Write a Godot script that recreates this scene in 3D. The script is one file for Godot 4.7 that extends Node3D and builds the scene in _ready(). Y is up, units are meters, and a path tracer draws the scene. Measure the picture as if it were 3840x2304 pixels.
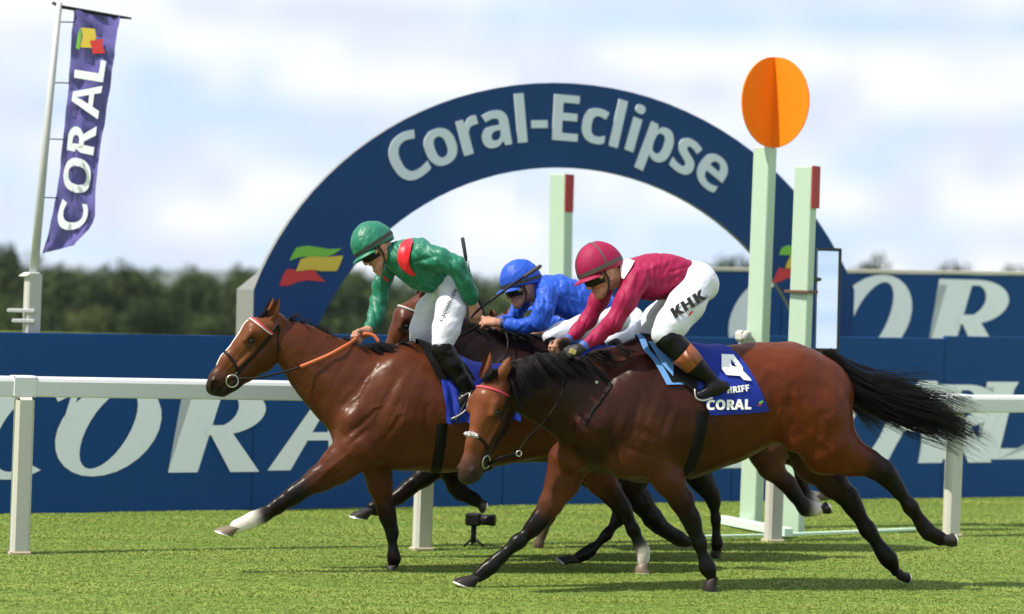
extends Node3D

const LAT := Vector3(0.2416, 0.0, 0.9704)     # left side of the running horses, towards the stands
const HEAD := Vector3(-0.9704, 0.0, 0.2416)   # the way they run
const UP := Vector3(0, 1, 0)
const FRONT := Vector3(0, 0, -1)               # from the stands across the track

# ---------------------------------------------------------------- solid shapes grown from joints
class Field:
	var a := PackedVector3Array()
	var ab := PackedVector3Array()
	var lat := PackedVector3Array()
	var il := PackedFloat32Array()
	var ra := PackedFloat32Array()
	var dr := PackedFloat32Array()
	var sa := PackedFloat32Array()
	var ds := PackedFloat32Array()
	var kk := PackedFloat32Array()
	var cut := PackedByteArray()
	var ca := PackedColorArray()
	var cb := PackedColorArray()
	var ga := PackedVector3Array()
	var gab := PackedVector3Array()
	var gil := PackedFloat32Array()
	var gw := PackedFloat32Array()
	var gamp := PackedFloat32Array()
	var noise: FastNoiseLite
	var namp := 0.0
	var nbasis := Basis.IDENTITY
	var cnoise: FastNoiseLite
	var camp := 0.0
	var pl_at := 100000          # the planes cut only what comes before this joint
	var planes: Array = []       # [point, normal]: what lies on the normal's side is cut away
	var side := Vector3(0.2416, 0.0, 0.9704)

	func seg(p: Vector3, q: Vector3, r1: float, r2: float, col1: Color, col2: Color, k := 0.04, s1 := 1.0, s2 := 1.0, l := Vector3.ZERO, is_cut := 0) -> void:
		a.append(p)
		ab.append(q - p)
		il.append(1.0 / maxf((q - p).length_squared(), 1e-9))
		ra.append(r1)
		dr.append(r2 - r1)
		sa.append(1.0 / s1 - 1.0)
		ds.append(1.0 / s2 - 1.0 / s1)
		lat.append(side if l == Vector3.ZERO else l.normalized())
		kk.append(k)
		cut.append(is_cut)
		ca.append(col1)
		cb.append(col2)

	func chain(nodes: Array, cols: Variant, k := 0.04, sq: Variant = 1.0, l := Vector3.ZERO) -> void:
		for i in nodes.size() - 1:
			var p: Vector4 = nodes[i]
			var q: Vector4 = nodes[i + 1]
			var c1: Color = cols[mini(i, cols.size() - 1)] if cols is Array else cols
			var c2: Color = cols[mini(i + 1, cols.size() - 1)] if cols is Array else cols
			var s1: float = sq[mini(i, sq.size() - 1)] if sq is Array else float(sq)
			var s2: float = sq[mini(i + 1, sq.size() - 1)] if sq is Array else float(sq)
			seg(Vector3(p.x, p.y, p.z), Vector3(q.x, q.y, q.z), p.w, q.w, c1, c2, k, s1, s2, l)

	func ball(p: Vector3, r: float, col: Color, k := 0.02, sq := 1.0, l := Vector3.ZERO, is_cut := 0) -> void:
		seg(p, p + Vector3(0, 1e-4, 0), r, r, col, col, k, sq, sq, l, is_cut)

	func ridge(p: Vector3, q: Vector3, w: float, amp: float) -> void:   # amp > 0 raises, < 0 furrows
		ga.append(p)
		gab.append(q - p)
		gil.append(1.0 / maxf((q - p).length_squared(), 1e-9))
		gw.append(w)
		gamp.append(amp)

	func dist(i: int, p: Vector3) -> float:
		var pa := p - a[i]
		var t := clampf(pa.dot(ab[i]) * il[i], 0.0, 1.0)
		var q := pa - ab[i] * t
		var l := lat[i]
		q += l * (q.dot(l) * (sa[i] + ds[i] * t))
		return q.length() - (ra[i] + dr[i] * t)

	func value(p: Vector3, upto := -1) -> float:
		var f := 1e3
		var clipped := false
		for i in (a.size() if upto < 0 else upto):
			if i >= pl_at and not clipped:
				clipped = true
				for pl in planes:
					f = maxf(f, (p - pl[0]).dot(pl[1]))
			var d := dist(i, p)
			var k := kk[i]
			if cut[i]:
				d = -d
				var h := maxf(k - absf(f - d), 0.0) / k
				f = maxf(f, d) + h * h * k * 0.25
			else:
				var h := maxf(k - absf(f - d), 0.0) / k
				f = minf(f, d) - h * h * k * 0.25
		if not clipped:
			for pl in planes:
				f = maxf(f, (p - pl[0]).dot(pl[1]))
		return f

	# from outside at p, going along d, to the surface (raised by off)
	func land(p: Vector3, d: Vector3, off := 0.0, reach := 0.8, upto := -1) -> Vector3:
		var t := 0.0
		var step := 0.02
		while t < reach and value(p + d * t, upto) > off:
			t += step
		var lo := t - step
		var hi := t
		for i in 6:
			var m := (lo + hi) * 0.5
			if value(p + d * m, upto) > off:
				lo = m
			else:
				hi = m
		return p + d * hi

static func surface(f: Field, cell: float) -> Array:
	var n := f.a.size()
	var lo := Vector3.ONE * 1e9
	var hi := -lo
	var smax := 1.0
	for i in n:
		if f.cut[i]:
			continue
		for e in 2:
			var r: float = f.ra[i] + f.dr[i] * e
			var s: float = maxf(1.0, 1.0 / (1.0 + f.sa[i] + f.ds[i] * e))
			var p: Vector3 = f.a[i] + f.ab[i] * e
			lo = lo.min(p - Vector3.ONE * r * s)
			hi = hi.max(p + Vector3.ONE * r * s)
	lo -= Vector3.ONE * (cell * 3.0 + 0.02)
	hi += Vector3.ONE * (cell * 3.0 + 0.02)
	var B := 6
	var nb := Vector3i(((hi - lo) / (cell * B)).ceil())
	var nx := nb.x * B + 1
	var ny := nb.y * B + 1
	var nz := nb.z * B + 1
	var g := PackedFloat32Array()
	g.resize(nx * ny * nz)
	g.fill(1e9)
	var R := B * cell * 0.87
	var active := []
	var lists := []
	for bx in nb.x:
		for by in nb.y:
			for bz in nb.z:
				var c := lo + Vector3(bx + 0.5, by + 0.5, bz + 0.5) * (B * cell)
				var dm := 1e9
				var near := PackedInt32Array()
				var dl := PackedFloat32Array()
				var inside := false
				for i in n:
					var d := f.dist(i, c)
					var gmax := maxf(1.0, 1.0 + maxf(f.sa[i], f.sa[i] + f.ds[i]))
					if d > R * gmax + f.kk[i]:
						continue
					near.append(i)
					if not f.cut[i]:
						dl.append(d - R * gmax)
						dm = minf(dm, d + R * gmax)
						if d < -R * gmax * 1.05 - 0.03:
							inside = true
					else:
						dl.append(-1e9)
				if near.is_empty():
					continue
				var cuts := false
				for i in near:
					if f.cut[i]:
						cuts = true
				if inside and not cuts and f.planes.is_empty():
					for x in range(bx * B, bx * B + B + 1):
						for y in range(by * B, by * B + B + 1):
							var o := (x * ny + y) * nz + bz * B
							for z in B + 1:
								if g[o + z] > 1e8:
									g[o + z] = -1.0
					continue
				var keep := PackedInt32Array()
				for j in near.size():
					if dl[j] < dm + 0.1:
						keep.append(near[j])
				active.append(Vector3i(bx, by, bz))
				lists.append(keep)
				var gk := PackedInt32Array()
				for i in f.ga.size():
					var pa := c - f.ga[i]
					var t := clampf(pa.dot(f.gab[i]) * f.gil[i], 0.0, 1.0)
					if (pa - f.gab[i] * t).length() < R + f.gw[i] * 2.5:
						gk.append(i)
				for x in range(bx * B, bx * B + B + 1):
					for y in range(by * B, by * B + B + 1):
						var o := (x * ny + y) * nz
						for z in range(bz * B, bz * B + B + 1):
							if g[o + z] < 1e8:
								continue
							var p := lo + Vector3(x, y, z) * cell
							var v := 1e3
							var clipped := f.planes.is_empty()
							for i in keep:
								if not clipped and i >= f.pl_at:
									clipped = true
									for pl in f.planes:
										v = maxf(v, (p - pl[0]).dot(pl[1]))
								var pa := p - f.a[i]
								var t := clampf(pa.dot(f.ab[i]) * f.il[i], 0.0, 1.0)
								var q := pa - f.ab[i] * t
								var l := f.lat[i]
								q += l * (q.dot(l) * (f.sa[i] + f.ds[i] * t))
								var d := q.length() - (f.ra[i] + f.dr[i] * t)
								var k := f.kk[i]
								if f.cut[i]:
									d = -d
									var h := maxf(k - absf(v - d), 0.0) / k
									v = maxf(v, d) + h * h * k * 0.25
								else:
									var h := maxf(k - absf(v - d), 0.0) / k
									v = minf(v, d) - h * h * k * 0.25
							for i in gk:
								var pa := p - f.ga[i]
								var t := clampf(pa.dot(f.gab[i]) * f.gil[i], 0.0, 1.0)
								var d2 := (pa - f.gab[i] * t).length_squared() / (f.gw[i] * f.gw[i])
								if d2 < 6.0:
									v -= f.gamp[i] * exp(-d2) * (1.0 - absf(t - 0.5) * 1.2)
							if f.namp > 0.0 and absf(v) < 0.06:
								v += f.namp * f.noise.get_noise_3dv(f.nbasis * p)
							if not clipped:
								for pl in f.planes:
									v = maxf(v, (p - pl[0]).dot(pl[1]))
							g[o + z] = v
	# one vertex in each cell that the surface crosses
	var at := PackedInt32Array()
	at.resize(nx * ny * nz)
	at.fill(-1)
	var verts := PackedVector3Array()
	var norms := PackedVector3Array()
	var cols := PackedColorArray()
	var owner := PackedVector3Array()
	var sx := ny * nz
	for bi in active.size():
		var b: Vector3i = active[bi]
		var keep: PackedInt32Array = lists[bi]
		for x in range(b.x * B, b.x * B + B):
			for y in range(b.y * B, b.y * B + B):
				for z in range(b.z * B, b.z * B + B):
					var o := (x * ny + y) * nz + z
					var v0 := g[o]
					var v1 := g[o + sx]
					var v2 := g[o + nz]
					var v3 := g[o + sx + nz]
					var v4 := g[o + 1]
					var v5 := g[o + sx + 1]
					var v6 := g[o + nz + 1]
					var v7 := g[o + sx + nz + 1]
					var m := int(v0 < 0) + int(v1 < 0) + int(v2 < 0) + int(v3 < 0) + int(v4 < 0) + int(v5 < 0) + int(v6 < 0) + int(v7 < 0)
					if m == 0 or m == 8:
						continue
					var s := Vector3.ZERO
					var cnt := 0
					if (v0 < 0) != (v1 < 0): s += Vector3(v0 / (v0 - v1), 0, 0); cnt += 1
					if (v2 < 0) != (v3 < 0): s += Vector3(v2 / (v2 - v3), 1, 0); cnt += 1
					if (v4 < 0) != (v5 < 0): s += Vector3(v4 / (v4 - v5), 0, 1); cnt += 1
					if (v6 < 0) != (v7 < 0): s += Vector3(v6 / (v6 - v7), 1, 1); cnt += 1
					if (v0 < 0) != (v2 < 0): s += Vector3(0, v0 / (v0 - v2), 0); cnt += 1
					if (v1 < 0) != (v3 < 0): s += Vector3(1, v1 / (v1 - v3), 0); cnt += 1
					if (v4 < 0) != (v6 < 0): s += Vector3(0, v4 / (v4 - v6), 1); cnt += 1
					if (v5 < 0) != (v7 < 0): s += Vector3(1, v5 / (v5 - v7), 1); cnt += 1
					if (v0 < 0) != (v4 < 0): s += Vector3(0, 0, v0 / (v0 - v4)); cnt += 1
					if (v1 < 0) != (v5 < 0): s += Vector3(1, 0, v1 / (v1 - v5)); cnt += 1
					if (v2 < 0) != (v6 < 0): s += Vector3(0, 1, v2 / (v2 - v6)); cnt += 1
					if (v3 < 0) != (v7 < 0): s += Vector3(1, 1, v3 / (v3 - v7)); cnt += 1
					s /= cnt
					var p := lo + (Vector3(x, y, z) + s) * cell
					var fx := lerpf(lerpf(v1 - v0, v3 - v2, s.y), lerpf(v5 - v4, v7 - v6, s.y), s.z)
					var fy := lerpf(lerpf(v2 - v0, v3 - v1, s.x), lerpf(v6 - v4, v7 - v5, s.x), s.z)
					var fz := lerpf(lerpf(v4 - v0, v5 - v1, s.x), lerpf(v6 - v2, v7 - v3, s.x), s.y)
					at[o] = verts.size()
					verts.append(p)
					norms.append(Vector3(fx, fy, fz).normalized())
					owner.append(Vector3(x, y, z))
					var col := Color(0, 0, 0)
					var wt := 1e-9
					for i in keep:
						if f.cut[i]:
							continue
						var pa := p - f.a[i]
						var t := clampf(pa.dot(f.ab[i]) * f.il[i], 0.0, 1.0)
						var q := pa - f.ab[i] * t
						var l := f.lat[i]
						q += l * (q.dot(l) * (f.sa[i] + f.ds[i] * t))
						var d := maxf(q.length() - (f.ra[i] + f.dr[i] * t), -0.1)
						var w := exp(-d * 60.0)
						col += f.ca[i].lerp(f.cb[i], t) * w
						wt += w
					col /= wt
					if f.camp > 0.0:
						col = col * (1.0 + f.camp * f.cnoise.get_noise_3dv(p))
					col.a = 1.0
					cols.append(col)
	var idx := PackedInt32Array()
	for i in verts.size():
		var w := owner[i]
		var x := int(w.x)
		var y := int(w.y)
		var z := int(w.z)
		var o := (x * ny + y) * nz + z
		var here := g[o] < 0
		if y > 0 and z > 0 and here != (g[o + sx] < 0):
			_quad(idx, at[o], at[o - nz], at[o - nz - 1], at[o - 1], here)
		if x > 0 and z > 0 and here != (g[o + nz] < 0):
			_quad(idx, at[o], at[o - 1], at[o - sx - 1], at[o - sx], here)
		if x > 0 and y > 0 and here != (g[o + 1] < 0):
			_quad(idx, at[o], at[o - sx], at[o - sx - nz], at[o - nz], here)
	return [verts, norms, cols, idx]

static func _quad(idx: PackedInt32Array, i: int, j: int, k: int, l: int, flip: bool) -> void:
	if i < 0 or j < 0 or k < 0 or l < 0:
		return
	if flip:
		idx.append_array(PackedInt32Array([i, k, j, i, l, k]))
	else:
		idx.append_array(PackedInt32Array([i, j, k, i, k, l]))

# ---------------------------------------------------------------- objects, names, materials
var taken := {}
var jobs: Array = []
var rng := RandomNumberGenerator.new()
var M := {}

func numbered(called: String) -> String:
	var n: int = taken.get(called, 0)
	taken[called] = n + 1
	return called if n == 0 else "%s_%03d" % [called, n]

func thing(called: String, label: String, category: String, at: Vector3, group := "") -> Node3D:
	var o := Node3D.new()
	o.name = numbered(called)
	add_child(o)
	o.position = at
	o.set_meta("label", label)
	o.set_meta("category", category)
	if group:
		o.set_meta("group", group)
	return o

func structure(o: Node3D) -> Node3D:
	o.set_meta("kind", "structure")
	return o

# a part: world-space mesh hung under its thing (or under a part of it)
func part(called: String, mesh: Mesh, mat: Material, parent: Node3D) -> MeshInstance3D:
	var o := MeshInstance3D.new()
	o.name = called
	o.mesh = mesh
	if mat:
		o.material_override = null
		for i in mesh.get_surface_count():
			if mesh is ArrayMesh:
				mesh.surface_set_material(i, mat)
			else:
				o.set_surface_override_material(i, mat)
	parent.add_child(o, true)
	var off := Vector3.ZERO
	var q: Node = parent
	while q is Node3D and q != self:
		off += q.position
		q = q.get_parent()
	o.position = -off
	return o

func later(called: String, fs: Array, mat: Material, parent: Node3D) -> MeshInstance3D:   # fs: [field, cell, field, cell ...] meshed together at the end
	var o := part(called, ArrayMesh.new(), null, parent)
	jobs.append({"node": o, "fs": fs, "mat": mat, "out": []})
	return o

func work(i: int) -> void:
	var fs: Array = jobs[i].fs
	var got := []
	for j in range(0, fs.size(), 2):
		got.append(surface(fs[j], fs[j + 1]))
	jobs[i].out = got

func finish() -> void:
	var id := WorkerThreadPool.add_group_task(work, jobs.size(), -1, true)
	WorkerThreadPool.wait_for_group_task_completion(id)
	for j in jobs:
		var v := PackedVector3Array()
		var nn := PackedVector3Array()
		var c := PackedColorArray()
		var ix := PackedInt32Array()
		for r in j.out:
			var base := v.size()
			v.append_array(r[0])
			nn.append_array(r[1])
			c.append_array(r[2])
			for k in r[3]:
				ix.append(k + base)
		var arr := []
		arr.resize(Mesh.ARRAY_MAX)
		arr[Mesh.ARRAY_VERTEX] = v
		arr[Mesh.ARRAY_NORMAL] = nn
		arr[Mesh.ARRAY_COLOR] = c
		arr[Mesh.ARRAY_INDEX] = ix
		var am: ArrayMesh = j.node.mesh
		am.add_surface_from_arrays(Mesh.PRIMITIVE_TRIANGLES, arr)
		am.surface_set_material(0, j.mat)

func lin(r: float, g: float, b: float) -> Color:
	return Color(r, g, b).linear_to_srgb()

func mat(called: String, r: float, g: float, b: float, rough := 0.7, spec := 0.5) -> StandardMaterial3D:
	var m := StandardMaterial3D.new()
	m.resource_name = called
	m.albedo_color = lin(r, g, b)
	m.roughness = rough
	m.metallic_specular = spec
	M[called] = m
	return m

func noise(freq: float, octaves := 4, seed_ := 1) -> FastNoiseLite:
	var n := FastNoiseLite.new()
	n.noise_type = FastNoiseLite.TYPE_SIMPLEX_SMOOTH
	n.frequency = freq
	n.fractal_octaves = octaves
	n.seed = seed_
	return n

func noise_texture(freq: float, c1: Color, c2: Color, seed_ := 1, normal := false, bump := 2.0, size := 512) -> NoiseTexture2D:
	var t := NoiseTexture2D.new()
	t.width = size
	t.height = size
	t.seamless = true
	t.noise = noise(freq, 5, seed_)
	if normal:
		t.as_normal_map = true
		t.bump_strength = bump
	else:
		var gr := Gradient.new()
		gr.set_color(0, c1)
		gr.set_color(1, c2)
		t.color_ramp = gr
	return t

func bumpy(m: StandardMaterial3D, freq: float, strength: float, scale: float, seed_ := 3) -> void:
	m.normal_enabled = true
	m.normal_texture = noise_texture(freq, Color.BLACK, Color.WHITE, seed_, true, 4.0)
	m.normal_scale = strength
	m.uv1_triplanar = true
	m.uv1_world_triplanar = true
	m.uv1_scale = Vector3.ONE * scale

# ---------------------------------------------------------------- small mesh makers (all in world coordinates)
func begin() -> SurfaceTool:
	var st := SurfaceTool.new()
	st.begin(Mesh.PRIMITIVE_TRIANGLES)
	return st

func done(st: SurfaceTool, smooth := true) -> ArrayMesh:
	st.generate_normals()
	return st.commit()

func tri(st: SurfaceTool, p: Vector3, q: Vector3, r: Vector3) -> void:
	st.add_vertex(p)
	st.add_vertex(q)
	st.add_vertex(r)

func tri_to(st: SurfaceTool, p: Vector3, q: Vector3, r: Vector3, n: Vector3) -> void:
	st.set_normal(n)
	if (q - p).cross(r - p).dot(n) > 0.0:
		tri(st, p, r, q)
	else:
		tri(st, p, q, r)

func quad(st: SurfaceTool, p: Vector3, q: Vector3, r: Vector3, s: Vector3) -> void:
	tri(st, p, q, r)
	tri(st, p, r, s)

# box with chamfered edges: centre, half sizes along three axes
func box(st: SurfaceTool, c: Vector3, x: Vector3, y: Vector3, z: Vector3, bev := 0.0) -> void:
	st.set_smooth_group(-1)
	var ax := [x, y, z]
	for i in 3:
		for s in [-1.0, 1.0]:
			var n: Vector3 = ax[i] * s
			var u: Vector3 = ax[(i + 1) % 3]
			var v: Vector3 = ax[(i + 2) % 3]
			var fu := 1.0 - bev / u.length()
			var fv := 1.0 - bev / v.length()
			var p := [c + n - u * fu - v * fv, c + n + u * fu - v * fv, c + n + u * fu + v * fv, c + n - u * fu + v * fv]
			if s < 0:
				quad(st, p[0], p[1], p[2], p[3])
			else:
				quad(st, p[3], p[2], p[1], p[0])
	if bev <= 0.0:
		return
	for i in 3:
		var w: Vector3 = ax[i]
		var u: Vector3 = ax[(i + 1) % 3]
		var v: Vector3 = ax[(i + 2) % 3]
		var fw := 1.0 - bev / w.length()
		for s in [-1.0, 1.0]:
			for t in [-1.0, 1.0]:
				var e1: Vector3 = c + u * s + v * t * (1.0 - bev / v.length())
				var e2: Vector3 = c + u * s * (1.0 - bev / u.length()) + v * t
				quad(st, e1 - w * fw, e2 - w * fw, e2 + w * fw, e1 + w * fw)

func tube(st: SurfaceTool, pts: Array, radii: Variant, sides := 8, squash := 1.0, lat := Vector3.ZERO, caps := true) -> void:
	st.set_smooth_group(0)
	var rings := []
	for i in pts.size():
		var p: Vector3 = pts[i]
		var d: Vector3 = (pts[mini(i + 1, pts.size() - 1)] - pts[maxi(i - 1, 0)]).normalized()
		var u: Vector3 = lat if lat != Vector3.ZERO else (Vector3.UP if absf(d.y) < 0.9 else Vector3.RIGHT)
		u = (u - d * u.dot(d)).normalized()
		var v := d.cross(u)
		var r: float = radii[i] if radii is Array else float(radii)
		var ring := []
		for k in sides:
			var t := TAU * k / sides
			ring.append(p + u * cos(t) * r * squash + v * sin(t) * r)
		rings.append(ring)
	for i in rings.size() - 1:
		for k in sides:
			var k2 := (k + 1) % sides
			quad(st, rings[i][k], rings[i][k2], rings[i + 1][k2], rings[i + 1][k])
	if caps:
		for k in range(1, sides - 1):
			tri(st, rings[0][0], rings[0][k + 1], rings[0][k])
			tri(st, rings[-1][0], rings[-1][k], rings[-1][k + 1])

func curve(pts: Array, per := 6) -> Array:     # Catmull-Rom through points
	var out := []
	for i in pts.size() - 1:
		var p0: Vector3 = pts[maxi(i - 1, 0)]
		var p1: Vector3 = pts[i]
		var p2: Vector3 = pts[i + 1]
		var p3: Vector3 = pts[mini(i + 2, pts.size() - 1)]
		for k in per:
			out.append(p1.cubic_interpolate(p2, p0, p3, float(k) / per))
	out.append(pts[-1])
	return out

func strip(st: SurfaceTool, left: Array, right: Array) -> void:
	for i in left.size() - 1:
		quad(st, left[i], right[i], right[i + 1], left[i + 1])

# a strap lying on a body: points are carried along d onto the surface
func strap(f: Field, pts: Array, d: Vector3, width: float, thick := 0.006, reach := 0.9, upto := -1) -> ArrayMesh:
	var st := begin()
	st.set_smooth_group(0)
	var c := curve(pts, 5)
	var on := []
	for p in c:
		on.append(f.land(p - d * reach * 0.5, d, 0.002, reach, upto))
	var A := []
	var Bq := []
	var C := []
	var Dq := []
	for i in on.size():
		var t: Vector3 = (on[mini(i + 1, on.size() - 1)] - on[maxi(i - 1, 0)]).normalized()
		var e := 0.006
		var p: Vector3 = on[i]
		var n := Vector3(f.value(p + Vector3(e, 0, 0), upto) - f.value(p - Vector3(e, 0, 0), upto), f.value(p + Vector3(0, e, 0), upto) - f.value(p - Vector3(0, e, 0), upto), f.value(p + Vector3(0, 0, e), upto) - f.value(p - Vector3(0, 0, e), upto)).normalized()
		var w := t.cross(n).normalized() * width * 0.5
		A.append(p - w - n * 0.004)
		Bq.append(p - w * 0.8 + n * thick)
		C.append(p + w * 0.8 + n * thick)
		Dq.append(p + w - n * 0.004)
	strip(st, A, Bq)
	strip(st, Bq, C)
	strip(st, C, Dq)
	return done(st)

# lettering that lies on a curved surface
func printed(f: Field, text: String, font: Font, size: float, at: Vector3, right: Vector3, up: Vector3, d: Vector3, off := 0.003, stretch := 1.0, upto := -1) -> ArrayMesh:
	var tm := TextMesh.new()
	tm.text = text
	tm.font = font
	tm.font_size = 64
	tm.pixel_size = size / 64.0
	tm.depth = 0.0
	tm.curve_step = 2.0
	var arr := tm.get_mesh_arrays()
	var v: PackedVector3Array = arr[Mesh.ARRAY_VERTEX]
	var seen := {}
	for i in v.size():
		var key := v[i].snapped(Vector3.ONE * 0.0005)
		if not seen.has(key):
			seen[key] = f.land(at + right * v[i].x * stretch + up * v[i].y - d * 0.25, d, off, 0.6, upto)
		v[i] = seen[key]
	arr[Mesh.ARRAY_VERTEX] = v
	var am := ArrayMesh.new()
	var arr2 := []
	arr2.resize(Mesh.ARRAY_MAX)
	arr2[Mesh.ARRAY_VERTEX] = v
	arr2[Mesh.ARRAY_INDEX] = arr[Mesh.ARRAY_INDEX]
	var nn := PackedVector3Array()
	nn.resize(v.size())
	nn.fill(-d)
	arr2[Mesh.ARRAY_NORMAL] = nn
	am.add_surface_from_arrays(Mesh.PRIMITIVE_TRIANGLES, arr2)
	return am

# flat outline carried onto a surface
func patch(f: Field, outline: PackedVector2Array, at: Vector3, right: Vector3, up: Vector3, d: Vector3, off := 0.003, upto := -1) -> ArrayMesh:
	var st := begin()
	var ix := Geometry2D.triangulate_polygon(outline)
	var on := []
	for p in outline:
		on.append(f.land(at + right * p.x + up * p.y - d * 0.25, d, off, 0.6, upto))
	for i in range(0, ix.size(), 3):
		tri(st, on[ix[i]], on[ix[i + 1]], on[ix[i + 2]])
	return done(st)

# cloth laid over a body: grid of points (rows x columns) landed along directions towards an axis
func draped(f: Field, ca: Vector3, cb: Vector3, a0: float, a1: float, skew0: float, skew1: float, nu: int, nv: int, off: float, ripple: float, upto: int) -> ArrayMesh:
	var st := begin()
	st.set_smooth_group(0)
	var ax := (cb - ca).normalized()
	var l := LAT
	var u := l.cross(ax).normalized()
	if u.y < 0:
		u = -u
	var g := []
	var ln := (cb - ca).length()
	var nz := noise(9.0, 3, 5)
	for i in nu + 1:
		var row := []
		for j in nv + 1:
			var ang := lerpf(a0, a1, float(j) / nv)
			var s := float(i) / nu
			var sh := lerpf(skew0, skew1, s) * absf(ang) / 1.9
			var c := ca + ax * (s * ln + sh)
			var d := (u * cos(ang) + l * sin(ang)).normalized()
			var p := f.land(c + d * 0.75, -d, off, 0.75, upto)
			row.append(p + d * ripple * (0.5 + nz.get_noise_3dv(p * Vector3(3, 0.6, 1)) + (0.45 * sin(s * 46.0 + 2.0 * nz.get_noise_1d(s * 3.0)) if ripple > 0.01 else 0.0)) * smoothstep(0.4, 1.6, absf(ang)))
		g.append(row)
	for i in nu:
		for j in nv:
			quad(st, g[i][j], g[i + 1][j], g[i + 1][j + 1], g[i][j + 1])
	return done(st)

# hair: many thin strands round a guide
func strands(roots: Array, guides: Array, n: int, spread: Array, r0: float, curl: float, clump := 0.5, minlen := 0.6) -> ArrayMesh:
	# roots: points the hair grows along; guides: for each root an array of offsets (the way a strand runs)
	var st := begin()
	st.set_smooth_group(0)
	var locks := []
	for s in maxi(n / 14, 6):
		locks.append([rng.randf(), rng.randfn(0.0, 0.5), rng.randfn(0.0, 0.5), rng.randfn(0.0, 0.5), rng.randf() * TAU, rng.randf_range(minlen, 1.0)])
	for s in n:
		var lk: Array = locks[rng.randi() % locks.size()]
		var x: float = clampf(float(lk[0]) + rng.randfn(0.0, 0.5 / locks.size()), 0.0, 1.0) * (roots.size() - 1.001)
		var i := int(x)
		var fr := x - i
		var root: Vector3 = roots[i].lerp(roots[i + 1], fr)
		var ln: float = float(lk[5]) * rng.randf_range(0.86, 1.0)
		var loose := 0.5 if rng.randf() < 0.12 else 0.2
		var ox: float = lk[1] + rng.randfn(0.0, loose * clump * 2.0)
		var oy: float = lk[2] + rng.randfn(0.0, loose * clump * 2.0)
		var oz: float = lk[3] + rng.randfn(0.0, loose * clump * 2.0)
		var ph: float = lk[4] + rng.randfn(0.0, 0.4)
		var pts := []
		var rad := []
		var m: int = guides[i].size()
		for k in m:
			var t := float(k) / (m - 1)
			var gpt: Vector3 = guides[i][k].lerp(guides[i + 1][k], fr)
			var w: float = spread[k]
			var wob := sin(ph + t * 5.0) * curl * t
			pts.append(root + gpt * ln + Vector3(ox * w, oy * w + wob, oz * w))
			rad.append(r0 * (1.0 - t * 0.75))
		var cpts := curve(pts, 3)
		var rr := []
		for k in cpts.size():
			rr.append(r0 * (1.0 - 0.8 * float(k) / (cpts.size() - 1)))
		tube(st, cpts, rr, 3, 1.0, Vector3.ZERO, false)
	return done(st)

# ---------------------------------------------------------------- flat things: lettering and emblems on boards
func flat(pts: Array, n: Vector3, off := 0.004) -> ArrayMesh:
	var t := Vector3(n.z, 0, -n.x).normalized()
	var u := n.cross(t).normalized()
	var poly := PackedVector2Array()
	for p in pts:
		poly.append(Vector2(p.dot(t), p.dot(u)))
	var ix := Geometry2D.triangulate_polygon(poly)
	var st := begin()
	for i in range(0, ix.size(), 3):
		tri_to(st, pts[ix[i]] + n * off, pts[ix[i + 1]] + n * off, pts[ix[i + 2]] + n * off, n)
	return st.commit()

func arc_band(st: SurfaceTool, f: Callable, a0: float, a1: float, o: Vector2, ro: Vector2, i: Vector2, ri: Vector2, so: float, si: float, z: float, nrm: Vector3) -> void:
	# a stroke between two slanted ellipses
	var n := 28
	for k in n:
		var q := []
		for e in 2:
			var a := lerpf(a0, a1, float(k + e) / n)
			var po := Vector2(cos(a) * ro.x, sin(a) * ro.y)
			var pi := Vector2(cos(a) * ri.x, sin(a) * ri.y)
			po.x += po.y * so
			pi.x += pi.y * si
			q.append(f.call(o + po, z))
			q.append(f.call(i + pi, z))
		tri_to(st, q[0], q[2], q[3], nrm)
		tri_to(st, q[0], q[3], q[1], nrm)

func bar(st: SurfaceTool, f: Callable, pts: Array, z: float, nrm: Vector3) -> void:
	var v := []
	for p in pts:
		v.append(f.call(p, z))
	for k in range(1, v.size() - 1):
		tri_to(st, v[0], v[k + 1], v[k], nrm)

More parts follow.
